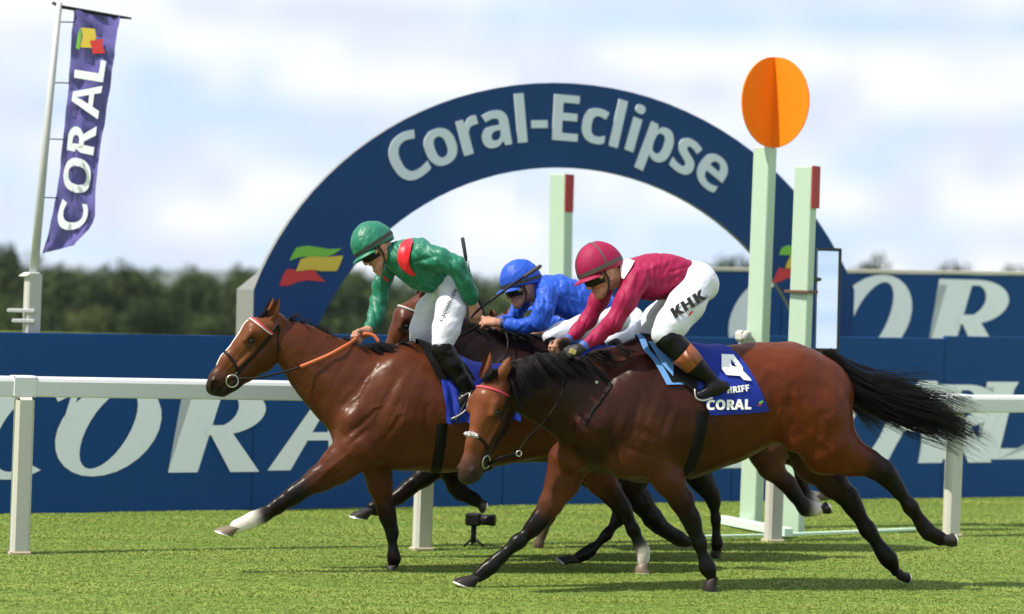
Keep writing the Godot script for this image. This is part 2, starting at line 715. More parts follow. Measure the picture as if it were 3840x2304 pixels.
# a letter of the betting firm's slanted capitals; f places (across, up) in letter heights
func capital(ch: String, f: Callable, nrm: Vector3) -> ArrayMesh:
	var st := begin()
	var sl := 0.3
	match ch:
		"O":
			arc_band(st, f, 0, TAU, Vector2(0.62, 0.5), Vector2(0.56, 0.55), Vector2(0.62, 0.5), Vector2(0.25, 0.46), sl, 0.42, 0, nrm)
		"C":
			arc_band(st, f, 0.85, 5.35, Vector2(0.62, 0.5), Vector2(0.56, 0.55), Vector2(0.66, 0.5), Vector2(0.3, 0.46), sl, 0.38, 0, nrm)
			bar(st, f, [Vector2(1.13, 0.92), Vector2(1.2, 0.92), Vector2(1.14, 0.62), Vector2(1.06, 0.66)], 0.002, nrm)
		"R":
			bar(st, f, [Vector2(0, 0), Vector2(0.36, 0), Vector2(0.66, 1), Vector2(0.16, 1), Vector2(0.16, 0.93), Vector2(0.28, 0.93)], 0, nrm)
			arc_band(st, f, -PI / 2, PI / 2, Vector2(0.66, 0.72), Vector2(0.52, 0.28), Vector2(0.62, 0.74), Vector2(0.22, 0.2), 0.25, 0.3, 0.002, nrm)
			bar(st, f, [Vector2(0.54, 1.0), Vector2(0.54, 0.93), Vector2(0.76, 0.93), Vector2(0.74, 1.0)], 0.004, nrm)
			bar(st, f, [Vector2(0.44, 0.44), Vector2(0.68, 0.44), Vector2(0.66, 0.56), Vector2(0.46, 0.56)], 0.008, nrm)
			bar(st, f, [Vector2(0.5, 0.46), Vector2(0.75, 0.5), Vector2(1.12, 0), Vector2(0.76, 0)], 0.006, nrm)
		"A":
			bar(st, f, [Vector2(-0.05, 0), Vector2(0.24, 0), Vector2(0.82, 1), Vector2(0.66, 1)], 0, nrm)
			bar(st, f, [Vector2(0.66, 1), Vector2(0.94, 1), Vector2(1.12, 0), Vector2(0.74, 0)], 0.002, nrm)
			bar(st, f, [Vector2(0.36, 0.36), Vector2(0.84, 0.36), Vector2(0.82, 0.46), Vector2(0.42, 0.46)], 0.004, nrm)
		"L":
			bar(st, f, [Vector2(0, 0), Vector2(0.36, 0), Vector2(0.6, 0.93), Vector2(0.66, 1), Vector2(0.16, 1), Vector2(0.16, 0.93), Vector2(0.28, 0.93)], 0, nrm)
			bar(st, f, [Vector2(0.36, 0), Vector2(0.95, 0), Vector2(1.02, 0.27), Vector2(0.94, 0.27), Vector2(0.86, 0.14), Vector2(0.4, 0.14)], 0.0, nrm)
	return st.commit()

# ---------------------------------------------------------------- trees
var crowns: Array = []

func make_crowns() -> void:
	for v in 4:
		var st := begin()
		st.set_smooth_group(0)
		var lobes := []
		for i in 24:
			var a := rng.randf() * TAU
			var h := 0.22 + 0.62 * sqrt(rng.randf())
			var rr := 0.42 * sqrt(rng.randf()) * sqrt(maxf(0.05, 1.0 - pow(absf(h - 0.5) / 0.46, 2.0)))
			lobes.append([Vector3(cos(a) * rr, h, sin(a) * rr), rng.randf_range(0.12, 0.19)])
		for lb in lobes:
			for k in 190:
				var d := Vector3(rng.randfn(), rng.randfn(), rng.randfn()).normalized()
				var p: Vector3 = lb[0] + d * float(lb[1]) * pow(rng.randf(), 0.35)
				var u := Vector3(rng.randfn(), rng.randfn(), rng.randfn()).normalized()
				var w := u.cross(d + Vector3(0.01, 0.3, 0.02)).normalized()
				var s := rng.randf_range(0.014, 0.034)
				var tone := rng.randf_range(0.6, 1.35)
				st.set_color(Color(0.95 * tone, 1.0 * tone, 0.9 * tone))
				quad(st, p - u * s, p + w * s * 0.6, p + u * s, p - w * s * 0.6)
		crowns.append(done(st))

func tree(x: float, z: float, ground: float, h: float, wide: float, variant: int, tint: int, label: String, called := "leafy_tree") -> void:
	var t := thing(called, label, "tree", Vector3(x, ground, z), "trees beyond the racecourse")
	var st := begin()
	tube(st, [Vector3(x, ground, z), Vector3(x + 0.1, ground + h * 0.3, z), Vector3(x - 0.1, ground + h * 0.75, z)], [0.035 * h, 0.025 * h, 0.008 * h], 7)
	for i in 4:
		var a := i * 1.7 + variant
		tube(st, [Vector3(x, ground + h * (0.25 + 0.08 * i), z), Vector3(x + cos(a) * wide * 0.28, ground + h * (0.45 + 0.1 * i), z + sin(a) * wide * 0.28)], [0.014 * h, 0.005 * h], 5)
	part("trunk", done(st), M.bark, t)
	var c := MeshInstance3D.new()
	c.name = "crown"
	c.mesh = crowns[variant % crowns.size()]
	c.set_surface_override_material(0, [M.leaf_a, M.leaf_b, M.leaf_c][tint % 3])
	t.add_child(c)
	c.position = Vector3(0, h * 0.14, 0)
	c.scale = Vector3(wide, h * 0.86, wide)
	c.rotation.y = variant * 1.3 + x

# ---------------------------------------------------------------- turf
func turf() -> void:
	var st := begin()
	st.set_smooth_group(0)
	var zs := [40.0, -50.0, -66.0, -90.0, -190.0, -240.0, -420.0, -900.0, -2000.0, -6000.0]
	var ys := [0.0, 0.0, -0.04, -2.2, -10.5, -13.0, -14.0, -16.0, -16.0, -16.0]
	var xs := [-3000.0, -600.0, -120.0, -30.0, 0.0, 30.0, 120.0, 600.0, 3000.0]
	for i in zs.size() - 1:
		for j in xs.size() - 1:
			quad(st, Vector3(xs[j], ys[i], zs[i]), Vector3(xs[j], ys[i + 1], zs[i + 1]), Vector3(xs[j + 1], ys[i + 1], zs[i + 1]), Vector3(xs[j + 1], ys[i], zs[i]))
	var g := MeshInstance3D.new()
	g.name = "ground"
	g.mesh = done(st)
	g.set_surface_override_material(0, M.ground)
	add_child(g)
	structure(g)
	g.set_meta("label", "mown green turf of the racecourse")
	# the blades that the camera can tell apart
	var bl := begin()
	bl.set_smooth_group(-1)
	for k in 9:
		var a := k * 2.4
		var r := 0.008 + 0.02 * fmod(k * 0.37, 1.0)
		var b := Vector3(cos(a) * r, -0.004, sin(a) * r)
		var lean := Vector3(cos(a * 1.7) * 0.022, 0.0, sin(a * 1.7) * 0.022)
		var h := 0.009 + 0.009 * fmod(k * 0.53, 1.0)
		var w := Vector3(cos(a + 1.0), 0, sin(a + 1.0)) * 0.0028
		quad(bl, b - w, b + w, b + lean * 0.5 + UP * h * 0.65 + w * 0.8, b + lean * 0.5 + UP * h * 0.65 - w * 0.8)
		tri(bl, b + lean * 0.5 + UP * h * 0.65 - w * 0.8, b + lean * 0.5 + UP * h * 0.65 + w * 0.8, b + lean * 1.2 + UP * h)
	var mm := MultiMesh.new()
	mm.transform_format = MultiMesh.TRANSFORM_3D
	mm.use_colors = true
	mm.mesh = done(bl)
	var n := 230000
	mm.instance_count = n
	var n1 := noise(0.9, 3, 11)
	var n2 := noise(3.5, 3, 12)
	for i in n:
		var z := lerpf(3.4, -9.0, pow(rng.randf(), 0.8))
		var half := (18.0 - z) * 0.195 + 0.4
		var x := rng.randf_range(-half, half)
		var v := n1.get_noise_2d(x * 0.22, z * 1.5) * 1.0 + n2.get_noise_2d(x * 0.22, z * 2.0) * 0.8
		var s := rng.randf_range(0.6, 1.2) * (1.0 + v * 0.5)
		if z < -4.6 - 0.54 * (x + 3.98):
			s = 0.3
		var c := Color(0.236, 0.312, 0.064).lerp(Color(0.15, 0.236, 0.044), clampf(0.5 - v * 0.9 + rng.randf_range(-0.2, 0.2), 0.0, 1.0))
		c = c.lerp(Color(0.33, 0.29, 0.10), clampf(n2.get_noise_2d(x * 0.8 + 40.0, z * 2.2) * 2.0 - 0.75, 0.0, 0.7))
		mm.set_instance_transform(i, Transform3D(Basis(UP, rng.randf() * TAU).scaled(Vector3(s, s * rng.randf_range(0.7, 1.15), s)), Vector3(x, 0, z)))
		mm.set_instance_color(i, c)
	var mi := MultiMeshInstance3D.new()
	mi.name = "grass"
	mi.multimesh = mm
	mi.material_override = M.blade
	add_child(mi)
	mi.set_meta("kind", "stuff")
	mi.set_meta("label", "short mown grass blades covering the racing track")
	mi.set_meta("category", "grass")

func sky_colour(d: Vector3, n1: FastNoiseLite, n2: FastNoiseLite) -> Color:
	var y := maxf(d.y, 0.0)
	var q := Vector3(d.x, 0, d.z) / (y + 0.035) + Vector3(13.7, 0, 5.3)
	var a := n1.get_noise_2d(q.x * 0.8, q.z * 2.7) * 0.5 + 0.5
	var b := n2.get_noise_2d(q.x * 0.7 + 7.0, q.z * 3.0) * 0.5 + 0.5
	var haze := exp(-y * 16.0)
	var blue := Color(0.77, 0.865, 0.98).lerp(Color(0.845, 0.91, 0.98), haze)
	blue = blue.lerp(Color(0.42, 0.6, 0.9), smoothstep(0.15, 0.9, y))
	var cover := smoothstep(0.40, 0.57, a * 0.55 + b * 0.45 + 0.08 - 0.10 * haze)
	var shade := smoothstep(0.45, 0.7, n2.get_noise_2d(q.x * 0.5 + 3.0, q.z * 2.6 + 0.35) * 0.5 + 0.5)
	var white := Color(0.995, 0.995, 1.0).lerp(Color(0.84, 0.87, 0.94), shade * 0.85)
	return blue.lerp(white, cover * 0.92)

func make_sky() -> ImageTexture:
	var n1 := noise(0.42, 4, 21)
	var n2 := noise(1.5, 4, 35)
	var W := 4096
	var H := 2048
	var sm := 8
	var im := Image.create(W / sm, H / sm, false, Image.FORMAT_RGB8)
	for r in H / sm:
		var el := (0.5 - (r + 0.5) / (H / sm)) * PI
		for c in W / sm:
			if el < -0.05:
				im.set_pixel(c, r, Color(0.62, 0.66, 0.6))
				continue
			var az := ((c + 0.5) / (W / sm) - 0.5) * TAU
			im.set_pixel(c, r, sky_colour(Vector3(sin(az) * cos(el), sin(el), -cos(az) * cos(el)), n1, n2))
	im.resize(W, H, Image.INTERPOLATE_BILINEAR)
	for r in range(int(H * 0.5 - H * 12.0 / 180.0), H / 2 + 2):
		var el := (0.5 - (r + 0.5) / H) * PI
		for c in range(W / 2 - 190, W / 2 + 190):
			var az := ((c + 0.5) / W - 0.5) * TAU
			im.set_pixel(c, r, sky_colour(Vector3(sin(az) * cos(el), sin(el), -cos(az) * cos(el)), n1, n2))
	return ImageTexture.create_from_image(im)

# ---------------------------------------------------------------- things by the track
func post_box(st: SurfaceTool, foot: Vector3, top: Vector3, w: float, d: float, turn: float, bev := 0.008) -> void:
	var y := (top - foot) * 0.5
	var x := Vector3(cos(turn), 0, -sin(turn)) * w * 0.5
	var z := Vector3(sin(turn), 0, cos(turn)) * d * 0.5
	box(st, (foot + top) * 0.5, x, y, z, bev)

func rail(label: String, a: Vector3, b: Vector3, posts: Array, lean: Vector3, at: Vector3) -> void:
	var t := thing("running_rail", label, "rail", at, "white plastic running rails beside the track")
	var st := begin()
	st.set_smooth_group(0)
	var d := (b - a).normalized()
	var n := Vector3(-d.z, 0, d.x).normalized()
	if n.z < 0:
		n = -n
	var prof := [Vector2(0.05, -0.068), Vector2(0.056, -0.06), Vector2(0.058, 0.035), Vector2(0.05, 0.056), Vector2(0.035, 0.066), Vector2(0.0, 0.07), Vector2(-0.035, 0.066), Vector2(-0.05, 0.056), Vector2(-0.058, 0.035), Vector2(-0.056, -0.06), Vector2(-0.05, -0.068)]
	st.set_smooth_group(-1)
	for k in prof.size():
		var p: Vector2 = prof[k]
		var q: Vector2 = prof[(k + 1) % prof.size()]
		quad(st, a + n * p.x + UP * p.y, a + n * q.x + UP * q.y, b + n * q.x + UP * q.y, b + n * p.x + UP * p.y)
	for e in [a, b]:
		for k in range(1, prof.size() - 1):
			tri(st, e + n * prof[0].x + UP * prof[0].y, e + n * prof[k].x + UP * prof[k].y, e + n * prof[k + 1].x + UP * prof[k + 1].y)
	part("rail_bar", done(st), M.rail_white, t)
	for p in posts:
		var top: Vector3 = a + (b - a) * ((p - a).dot(b - a) / (b - a).length_squared())
		var s2 := begin()
		post_box(s2, p - UP * 0.1 , Vector3(p.x, top.y - 0.068, p.z) + lean, 0.125, 0.1, atan2(-d.z, d.x), 0.02)
		var s4 := begin()
		box(s4, top, d * 0.085, UP * 0.074, n * 0.063, 0.012)
		part("rail_sleeve", done(s4), M.rail_white, t)
		var pm := part("post", done(s2), M.post_white, t)
		var s3 := begin()
		post_box(s3, p - UP * 0.02, p + UP * 0.025, 0.15, 0.125, atan2(-d.z, d.x), 0.01)
		part("foot_collar", done(s3), M.post_dirt, pm)

func emblem(parent: Node3D, g: Array, y: Array, r: Array, n: Vector3) -> void:
	var e := part("emblem", flat(y, n, 0.012), M.yellow, parent)
	part("green_pennant", flat(g, n, 0.009), M.green, e)
	part("red_pennant", flat(r, n, 0.006), M.red, e)

func scenery() -> void:
	# --- blue advertising boards
	var hn := Vector3(0.475, 0, 0.88).normalized()
	var ht := Vector3(hn.z, 0, -hn.x)
	var h0 := Vector3(-4.123,0.004,-3.963)
	var low := thing("advertising_board", "long low navy board with slanted white capitals behind the running rail", "hoarding", Vector3(h0.x, 0, h0.z))
	var ln := 11.6
	var np := 5
	for i in np:
		var st := begin()
		var c := Vector3(h0.x, 0, h0.z) + ht * (ln * (i + 0.5) / np) + UP * (0.70 + 0.012 * i)
		box(st, c - hn * 0.02, ht * (ln / np * 0.5 - 0.003), UP * (0.72 + 0.012 * i), hn * 0.02, 0.003)
		var pn := part("panel", done(st), M.navy, low)
		for e in [-0.7, 0.7]:
			var s2 := begin()
			tube(s2, [c + ht * e - hn * 0.045 + UP * 0.6, c + ht * e - hn * 0.6 - UP * 0.75], 0.02, 6)
			part("stay", done(s2), M.steel, pn)
	# two words on it
	for w in [["C", Vector3(-4.217,0.305,-3.912)], ["O", Vector3(-3.594,0.323,-4.249)], ["R", Vector3(-2.729,0.314,-4.715)], ["A", Vector3(-1.935,0.323,-5.144)], ["L", Vector3(1.513,0.305,-7.006)], ["C", Vector3(3.36,0.302,-8.003) - ht * 1.95], ["O", Vector3(3.359,0.317,-8.003) - ht * 1.0], ["R", Vector3(3.359,0.333,-8.003)- ht * 0.1], ["A", Vector3(3.343,0.366,-7.995)], ["L", Vector3(4.372,0.361,-8.55)]]:
		var at: Vector3 = w[1]
		var hh: float = 0.68 if at.x < 1.0 else 0.73
		if at.x > 1.5 and w[0] in ["C", "O", "R"]:
			at += ht * 0.6
			if w[0] != "R":
				at -= ht * 0.15
		var wide: float = 1.04
		if w[0] in ["C", "O"] and at.x < 1.0:
			wide = 1.12
		var f := func(p: Vector2, z: float) -> Vector3: return at + ht * (p.x * hh * wide) + UP * (p.y * hh) + hn * (0.006 + z)
		part("letter", capital(w[0], f, hn), M.print_white, low)
	# the taller board behind, to the right
	var un := Vector3(0.4472, 0, 0.8944)
	var ut := Vector3(un.z, 0, -un.x)
	var u0 := Vector3(0.986,2.057,-9.993)
	var u1 := Vector3(6.274,2.133,-12.637)
	var tall := thing("advertising_board", "tall navy board with larger white capitals behind the finish posts", "hoarding", Vector3(u0.x, 0, u0.z))
	var ul := (Vector3(u1.x, 0, u1.z) - Vector3(u0.x, 0, u0.z)).length()
	for i in 3:
		var p0 := u0.lerp(u1, i / 3.0)
		var p1 := u0.lerp(u1, (i + 1) / 3.0)
		var st := begin()
		var c := (p0 + p1) * 0.5
		box(st, Vector3(c.x, c.y * 0.5, c.z) - un * 0.03, (p1 - p0) * 0.4985, UP * c.y * 0.5, un * 0.03, 0.004)
		var pn := part("panel", done(st), M.navy, tall)
		var s2 := begin()
		box(s2, c + UP * 0.022 - un * 0.03, (p1 - p0) * 0.4995, UP * 0.02, un * 0.05, 0.004)
		part("cap_rail", done(s2), M.cap_cream, pn)
	for w in [["C", Vector3(2.16,1.206,-10.58)], ["O", Vector3(3.231,1.205,-11.116)], ["R", Vector3(4.35,1.219,-11.675)], ["A", Vector3(5.616,1.234,-12.308)]]:
		var at: Vector3 = w[1]
		var f := func(p: Vector2, z: float) -> Vector3: return at + ut * (p.x * 0.88) + UP * (p.y * 0.84) + un * (0.006 + z)
		part("letter", capital(w[0], f, un), M.print_white, tall)
	# --- the arch
	var o := Vector3(-2.2, 0, -6.2)
	var an := un
	var at_ := Vector3(an.z, 0, -an.x)
	var outer := [Vector2(-0.013,1.791),Vector2(0.051,1.946),Vector2(0.125,2.097),Vector2(0.209,2.244),Vector2(0.302,2.387),Vector2(0.405,2.525),Vector2(0.517,2.657),Vector2(0.638,2.783),Vector2(0.767,2.903),Vector2(0.905,3.017),Vector2(1.05,3.123),Vector2(1.203,3.222),Vector2(1.362,3.313),Vector2(1.528,3.395),Vector2(1.7,3.469),Vector2(1.877,3.534),Vector2(2.059,3.589),Vector2(2.245,3.635),Vector2(2.434,3.672),Vector2(2.627,3.698),Vector2(2.822,3.714),Vector2(3.019,3.719),Vector2(3.217,3.714),Vector2(3.415,3.698),Vector2(3.612,3.672),Vector2(3.809,3.635),Vector2(4.003,3.587),Vector2(4.194,3.528),Vector2(4.382,3.459),Vector2(4.566,3.38),Vector2(4.745,3.291),Vector2(4.917,3.192),Vector2(5.084,3.083),Vector2(5.242,2.966),Vector2(5.393,2.839),Vector2(5.536,2.704),Vector2(5.668,2.562),Vector2(5.791,2.412),Vector2(5.904,2.255),Vector2(6.005,2.092),Vector2(6.095,1.924)]
	var inner := [Vector2(0.575,1.447),Vector2(0.63,1.57),Vector2(0.693,1.691),Vector2(0.764,1.808),Vector2(0.843,1.922),Vector2(0.929,2.031),Vector2(1.022,2.136),Vector2(1.122,2.236),Vector2(1.228,2.331),Vector2(1.341,2.42),Vector2(1.46,2.503),Vector2(1.585,2.58),Vector2(1.715,2.651),Vector2(1.85,2.715),Vector2(1.99,2.772),Vector2(2.133,2.821),Vector2(2.28,2.864),Vector2(2.43,2.898),Vector2(2.583,2.925),Vector2(2.739,2.944),Vector2(2.895,2.954),Vector2(3.053,2.956),Vector2(3.212,2.95),Vector2(3.37,2.936),Vector2(3.528,2.913),Vector2(3.685,2.882),Vector2(3.84,2.843),Vector2(3.993,2.795),Vector2(4.142,2.739),Vector2(4.289,2.676),Vector2(4.431,2.604),Vector2(4.569,2.525),Vector2(4.702,2.438),Vector2(4.829,2.345),Vector2(4.949,2.244),Vector2(5.063,2.138),Vector2(5.17,2.025),Vector2(5.269,1.906),Vector2(5.36,1.783),Vector2(5.443,1.654),Vector2(5.517,1.522)]
	var arch := thing("finish_arch", "big navy arch lettered in white over the trees behind the boards", "arch", o + at_ * outer[0].x)
	outer.push_front(Vector2(outer[0].x + 0.012, 0.0))
	outer.push_back(Vector2(outer[-1].x, 0.0))
	inner.push_front(Vector2(inner[0].x - 0.1, 0.0))
	inner.push_back(Vector2(inner[-1].x + 0.1, 0.0))
	var dp := func(p: Vector2) -> float: return lerpf(0.06, 0.40, smoothstep(1.96, 1.8, p.y))
	var n := outer.size()
	var fc := begin()
	fc.set_smooth_group(-1)
	var sd := begin()
	sd.set_smooth_group(-1)
	var W := func(p: Vector2, z: float) -> Vector3: return o + at_ * p.x + UP * p.y - an * z
	for i in n - 1:
		quad(fc, W.call(outer[i], 0.0), W.call(outer[i + 1], 0.0), W.call(inner[i + 1], 0.0), W.call(inner[i], 0.0))
		quad(fc, W.call(outer[i], dp.call(outer[i])), W.call(inner[i], dp.call(outer[i])), W.call(inner[i + 1], dp.call(outer[i + 1])), W.call(outer[i + 1], dp.call(outer[i + 1])))
		quad(sd, W.call(outer[i], 0.0), W.call(outer[i], dp.call(outer[i])), W.call(outer[i + 1], dp.call(outer[i + 1])), W.call(outer[i + 1], 0.0))
		quad(sd, W.call(inner[i], 0.0), W.call(inner[i + 1], 0.0), W.call(inner[i + 1], dp.call(outer[i + 1])), W.call(inner[i], dp.call(outer[i])))
	part("arch_face", done(fc), M.navy_arch, arch)
	part("arch_rim", done(sd), M.arch_grey, arch)
	var font := SystemFont.new()
	font.font_names = PackedStringArray(["Droid Sans"])
	font.font_weight = 700
	M.font = font
	var heavy := FontVariation.new()
	heavy.base_font = font
	heavy.variation_embolden = 0.9
	M.heavy = heavy
	for w in [["C",Vector3(-0.859,2.795,-6.87),0.541],["o",Vector3(-0.61,2.939,-6.995),0.418],["r",Vector3(-0.384,3.038,-7.108),0.313],["a",Vector3(-0.153,3.113,-7.224),0.211],["l",Vector3(0.055,3.158,-7.327),0.122],["-",Vector3(0.206,3.179,-7.403),0.058],["E",Vector3(0.42,3.193,-7.51),-0.031],["c",Vector3(0.679,3.184,-7.639),-0.137],["l",Vector3(0.876,3.159,-7.738),-0.218],["i",Vector3(1.022,3.13,-7.811),-0.279],["p",Vector3(1.24,3.07,-7.92),-0.371],["s",Vector3(1.496,2.97,-8.048),-0.481],["e",Vector3(1.732,2.847,-8.166),-0.588]]:
		var tm := TextMesh.new()
		tm.text = w[0]
		tm.font = font
		tm.font_size = 64
		tm.pixel_size = 0.574 / 64.0
		tm.depth = 0.012
		var mi := MeshInstance3D.new()
		mi.name = "letter"
		mi.mesh = tm
		mi.set_surface_override_material(0, M.print_grey)
		arch.add_child(mi, true)
		tm.vertical_alignment = VERTICAL_ALIGNMENT_BOTTOM
		var b := Basis(at_, UP, an) * Basis(Vector3(0, 0, 1), w[2])
		var desc := 0.574 * 0.242
		mi.transform = Transform3D(b * Basis.from_scale(Vector3(1.08, 1, 1)), w[1] - arch.position + an * 0.008 - b.y * desc)
	emblem(arch, [Vector3(-1.928,2.046,-6.336), Vector3(-1.901,2.109,-6.349), Vector3(-1.871,2.163,-6.364), Vector3(-1.781,2.181,-6.41), Vector3(-1.687,2.172,-6.456), Vector3(-1.599,2.157,-6.501), Vector3(-1.493,2.168,-6.553), Vector3(-1.551,2.12,-6.525), Vector3(-1.621,2.091,-6.49), Vector3(-1.825,2.085,-6.388), Vector3(-1.86,2.074,-6.37)],
		[Vector3(-1.836,2.063,-6.382), Vector3(-1.767,2.087,-6.417), Vector3(-1.626,2.089,-6.487), Vector3(-1.48,2.105,-6.56), Vector3(-1.502,2.037,-6.549), Vector3(-1.53,1.97,-6.535), Vector3(-1.647,1.965,-6.477), Vector3(-1.752,1.976,-6.424), Vector3(-1.874,1.956,-6.363)],
		[Vector3(-2.004,1.83,-6.298), Vector3(-1.981,1.908,-6.31), Vector3(-1.944,1.978,-6.328), Vector3(-1.857,1.968,-6.372), Vector3(-1.729,1.984,-6.435), Vector3(-1.691,1.94,-6.455), Vector3(-1.623,1.873,-6.488), Vector3(-1.773,1.884,-6.413), Vector3(-1.855,1.867,-6.373), Vector3(-1.935,1.829,-6.333)], an)
	emblem(arch, [Vector3(2.483,2.233,-8.542), Vector3(2.513,2.304,-8.556), Vector3(2.576,2.326,-8.588), Vector3(2.683,2.31,-8.642), Vector3(2.801,2.324,-8.7), Vector3(2.728,2.25,-8.664), Vector3(2.643,2.233,-8.621)], [Vector3(2.56,2.154,-8.58), Vector3(2.6,2.232,-8.6), Vector3(2.707,2.227,-8.653), Vector3(2.814,2.243,-8.707), Vector3(2.795,2.13,-8.698), Vector3(2.71,2.108,-8.655), Vector3(2.55,2.109,-8.575)], [Vector3(2.427,1.968,-8.514), Vector3(2.487,2.111,-8.543), Vector3(2.561,2.105,-8.581), Vector3(2.646,2.116,-8.623), Vector3(2.691,2.036,-8.646), Vector3(2.713,2.006,-8.657), Vector3(2.585,2.021,-8.592), Vector3(2.501,1.98,-8.55)], an)
	# --- flag on its pole
	var pole_foot := Vector3(-3.803,1.104,-4.3)
	pole_foot.y = 0.0
	var fl := thing("flag_pole", "tall grey flag pole behind the left end of the low board", "flag pole", pole_foot)
	var st := begin()
	post_box(st, pole_foot, Vector3(-3.776,1.882,-4.3), 0.115, 0.115, 0.5, 0.012)
	part("pole_base", done(st), M.pole_grey, fl)
	st = begin()
	tube(st, [Vector3(-3.776,1.875,-4.3), Vector3(-3.704,2.933,-4.3), Vector3(-3.623,4.023,-4.3)], [0.036, 0.030, 0.025], 10)
	part("mast", done(st), M.pole_light, fl)
	st = begin()
	tube(st, [Vector3(-3.679,4.02,-4.3), Vector3(-3.608,3.989,-4.3), Vector3(-3.508,3.975,-4.3), Vector3(-3.139,3.921,-4.3), Vector3(-3.054,3.912,-4.3)], [0.012, 0.014, 0.014, 0.012, 0.008], 8)
	part("flag_arm", done(st), M.black, fl)
	st = begin()
	post_box(st, Vector3(-3.834,1.86,-4.3), Vector3(-3.783,1.894,-4.3), 0.09, 0.16, 0.5, 0.01)
	part("collar", done(st), M.rail_white, fl)
	st = begin()
	var br := Vector3(-3.794,1.571,-4.3)
	box(st, br + Vector3(-0.06, 0.02, 0.05), Vector3(0.11, 0, 0), Vector3(0, 0.015, 0), Vector3(0, 0, 0.03), 0.005)
	part("bracket", done(st), M.pole_light, fl)
	st = begin()
	box(st, br + Vector3(-0.04, -0.06, 0.05), Vector3(0.09, 0, 0), Vector3(0, 0.015, 0), Vector3(0, 0, 0.03), 0.005)
	part("bracket", done(st), M.pole_light, fl)
	for yy in [122, 462, 776, 1104]:
		st = begin()
		var q := Vector3.ZERO
		match yy:
			122: q = Vector3(-3.527,3.87,-4.3)
			462: q = Vector3(-3.558,3.391,-4.3)
			776: q = Vector3(-3.575,2.947,-4.3)
			_: q = Vector3(-3.627,2.485,-4.3)
		tube(st, [q + Vector3(0.03, 0, 0), q + Vector3(-0.13, 0.0, -0.01)], 0.005, 5)
		part("flag_ring", done(st), M.black, fl)
	# banner: rows from top to foot, curving off to the lower left
	var bn := thing("banner_flag", "purple feather flag with upright white lettering hanging from the grey pole", "flag", Vector3(-3.553,2.09,-4.3))
	var L0 := [Vector3(-3.511,3.972,-4.3), Vector3(-3.518,3.791,-4.3), Vector3(-3.529,3.564,-4.3), Vector3(-3.541,3.338,-4.3), Vector3(-3.559,3.055,-4.3), Vector3(-3.581,2.8,-4.3), Vector3(-3.611,2.516,-4.3), Vector3(-3.657,2.246,-4.3), Vector3(-3.713,2.044,-4.3)]
	var R0 := [Vector3(-3.137,3.919,-4.3), Vector3(-3.161,3.772,-4.3), Vector3(-3.184,3.559,-4.3), Vector3(-3.216,3.347,-4.3), Vector3(-3.252,3.063,-4.3), Vector3(-3.284,2.808,-4.3), Vector3(-3.3,2.525,-4.3), Vector3(-3.314,2.298,-4.3), Vector3(-3.339,2.258,-4.3)]
	R0[-1] = Vector3(-3.462,2.113,-4.3)
	var Lc := curve(L0, 4)
	var Rc := curve(R0, 4)
	var grid := []
	var wav := noise(1.1, 2, 8)
	for i in Lc.size():
		var row := []
		for j in 9:
			var p: Vector3 = Lc[i].lerp(Rc[i], j / 8.0)
			row.append(p + Vector3(0, 0, 0.03 * sin(j * 0.9 + i * 0.25) * (j / 8.0) + 0.05 * wav.get_noise_2d(i * 0.3, j * 0.5)))
		grid.append(row)
	st = begin()
	st.set_smooth_group(0)
	for i in grid.size() - 1:
		for j in 8:
			quad(st, grid[i][j], grid[i][j + 1], grid[i + 1][j + 1], grid[i + 1][j])
	part("cloth", done(st), M.flag_purple, bn)
	var on := func(u: float, v: float, off: float) -> Vector3:
		var gi := clampf(v, 0.0, 0.9999) * (grid.size() - 1)
		var gj := clampf(u, 0.0, 0.9999) * 8.0
		var i := int(gi)
		var j := int(gj)
		var e: Vector3 = grid[i][j].lerp(grid[i][j + 1], gj - j).lerp(grid[i + 1][j].lerp(grid[i + 1][j + 1], gj - j), gi - i)
		return e + Vector3(0, 0, off)
	# C O R A L reading upwards: letters turned a quarter
	var lv := [[0.905, "C", 0.118], [0.755, "O", 0.118], [0.615, "R", 0.112], [0.478, "A", 0.118], [0.345, "L", 0.1]]
	for w in lv:
		var tm := TextMesh.new()
		tm.text = w[1]
		tm.font = font
		tm.font_size = 64
		tm.pixel_size = 1.0 / 46.0
		tm.depth = 0.0
		var arr := tm.get_mesh_arrays()
		var v: PackedVector3Array = arr[Mesh.ARRAY_VERTEX]
		var lo := Vector3.ONE * 9.0
		var hi := -lo
		for q in v:
			lo = lo.min(q)
			hi = hi.max(q)
		for k in v.size():
			var a: float = (v[k].x - lo.x) / (hi.x - lo.x)
			var b: float = (v[k].y - lo.y) / (hi.y - lo.y)
			v[k] = on.call(0.84 - b * 0.7, w[0] - a * w[2] - b * 0.02, 0.03)
		var arr2 := []
		arr2.resize(Mesh.ARRAY_MAX)
		arr2[Mesh.ARRAY_VERTEX] = v
		arr2[Mesh.ARRAY_INDEX] = arr[Mesh.ARRAY_INDEX]
		var nn := PackedVector3Array()
		nn.resize(v.size())
		nn.fill(Vector3(0, 0, 1))
		arr2[Mesh.ARRAY_NORMAL] = nn
		var am := ArrayMesh.new()
		am.add_surface_from_arrays(Mesh.PRIMITIVE_TRIANGLES, arr2)
		part("letter", am, M.print_white, bn)
	var pq := func(pts: Array, off: float) -> ArrayMesh:
		var q := []
		for p in pts:
			q.append(on.call(p.x, p.y, off))
		return flat(q, Vector3(0, 0, 1), 0.0)
	var e1 := part("emblem", pq.call([Vector2(0.2, 0.1), Vector2(0.5, 0.1), Vector2(0.55, 0.14), Vector2(0.5, 0.19), Vector2(0.2, 0.19), Vector2(0.25, 0.14)], 0.026), M.yellow, bn)
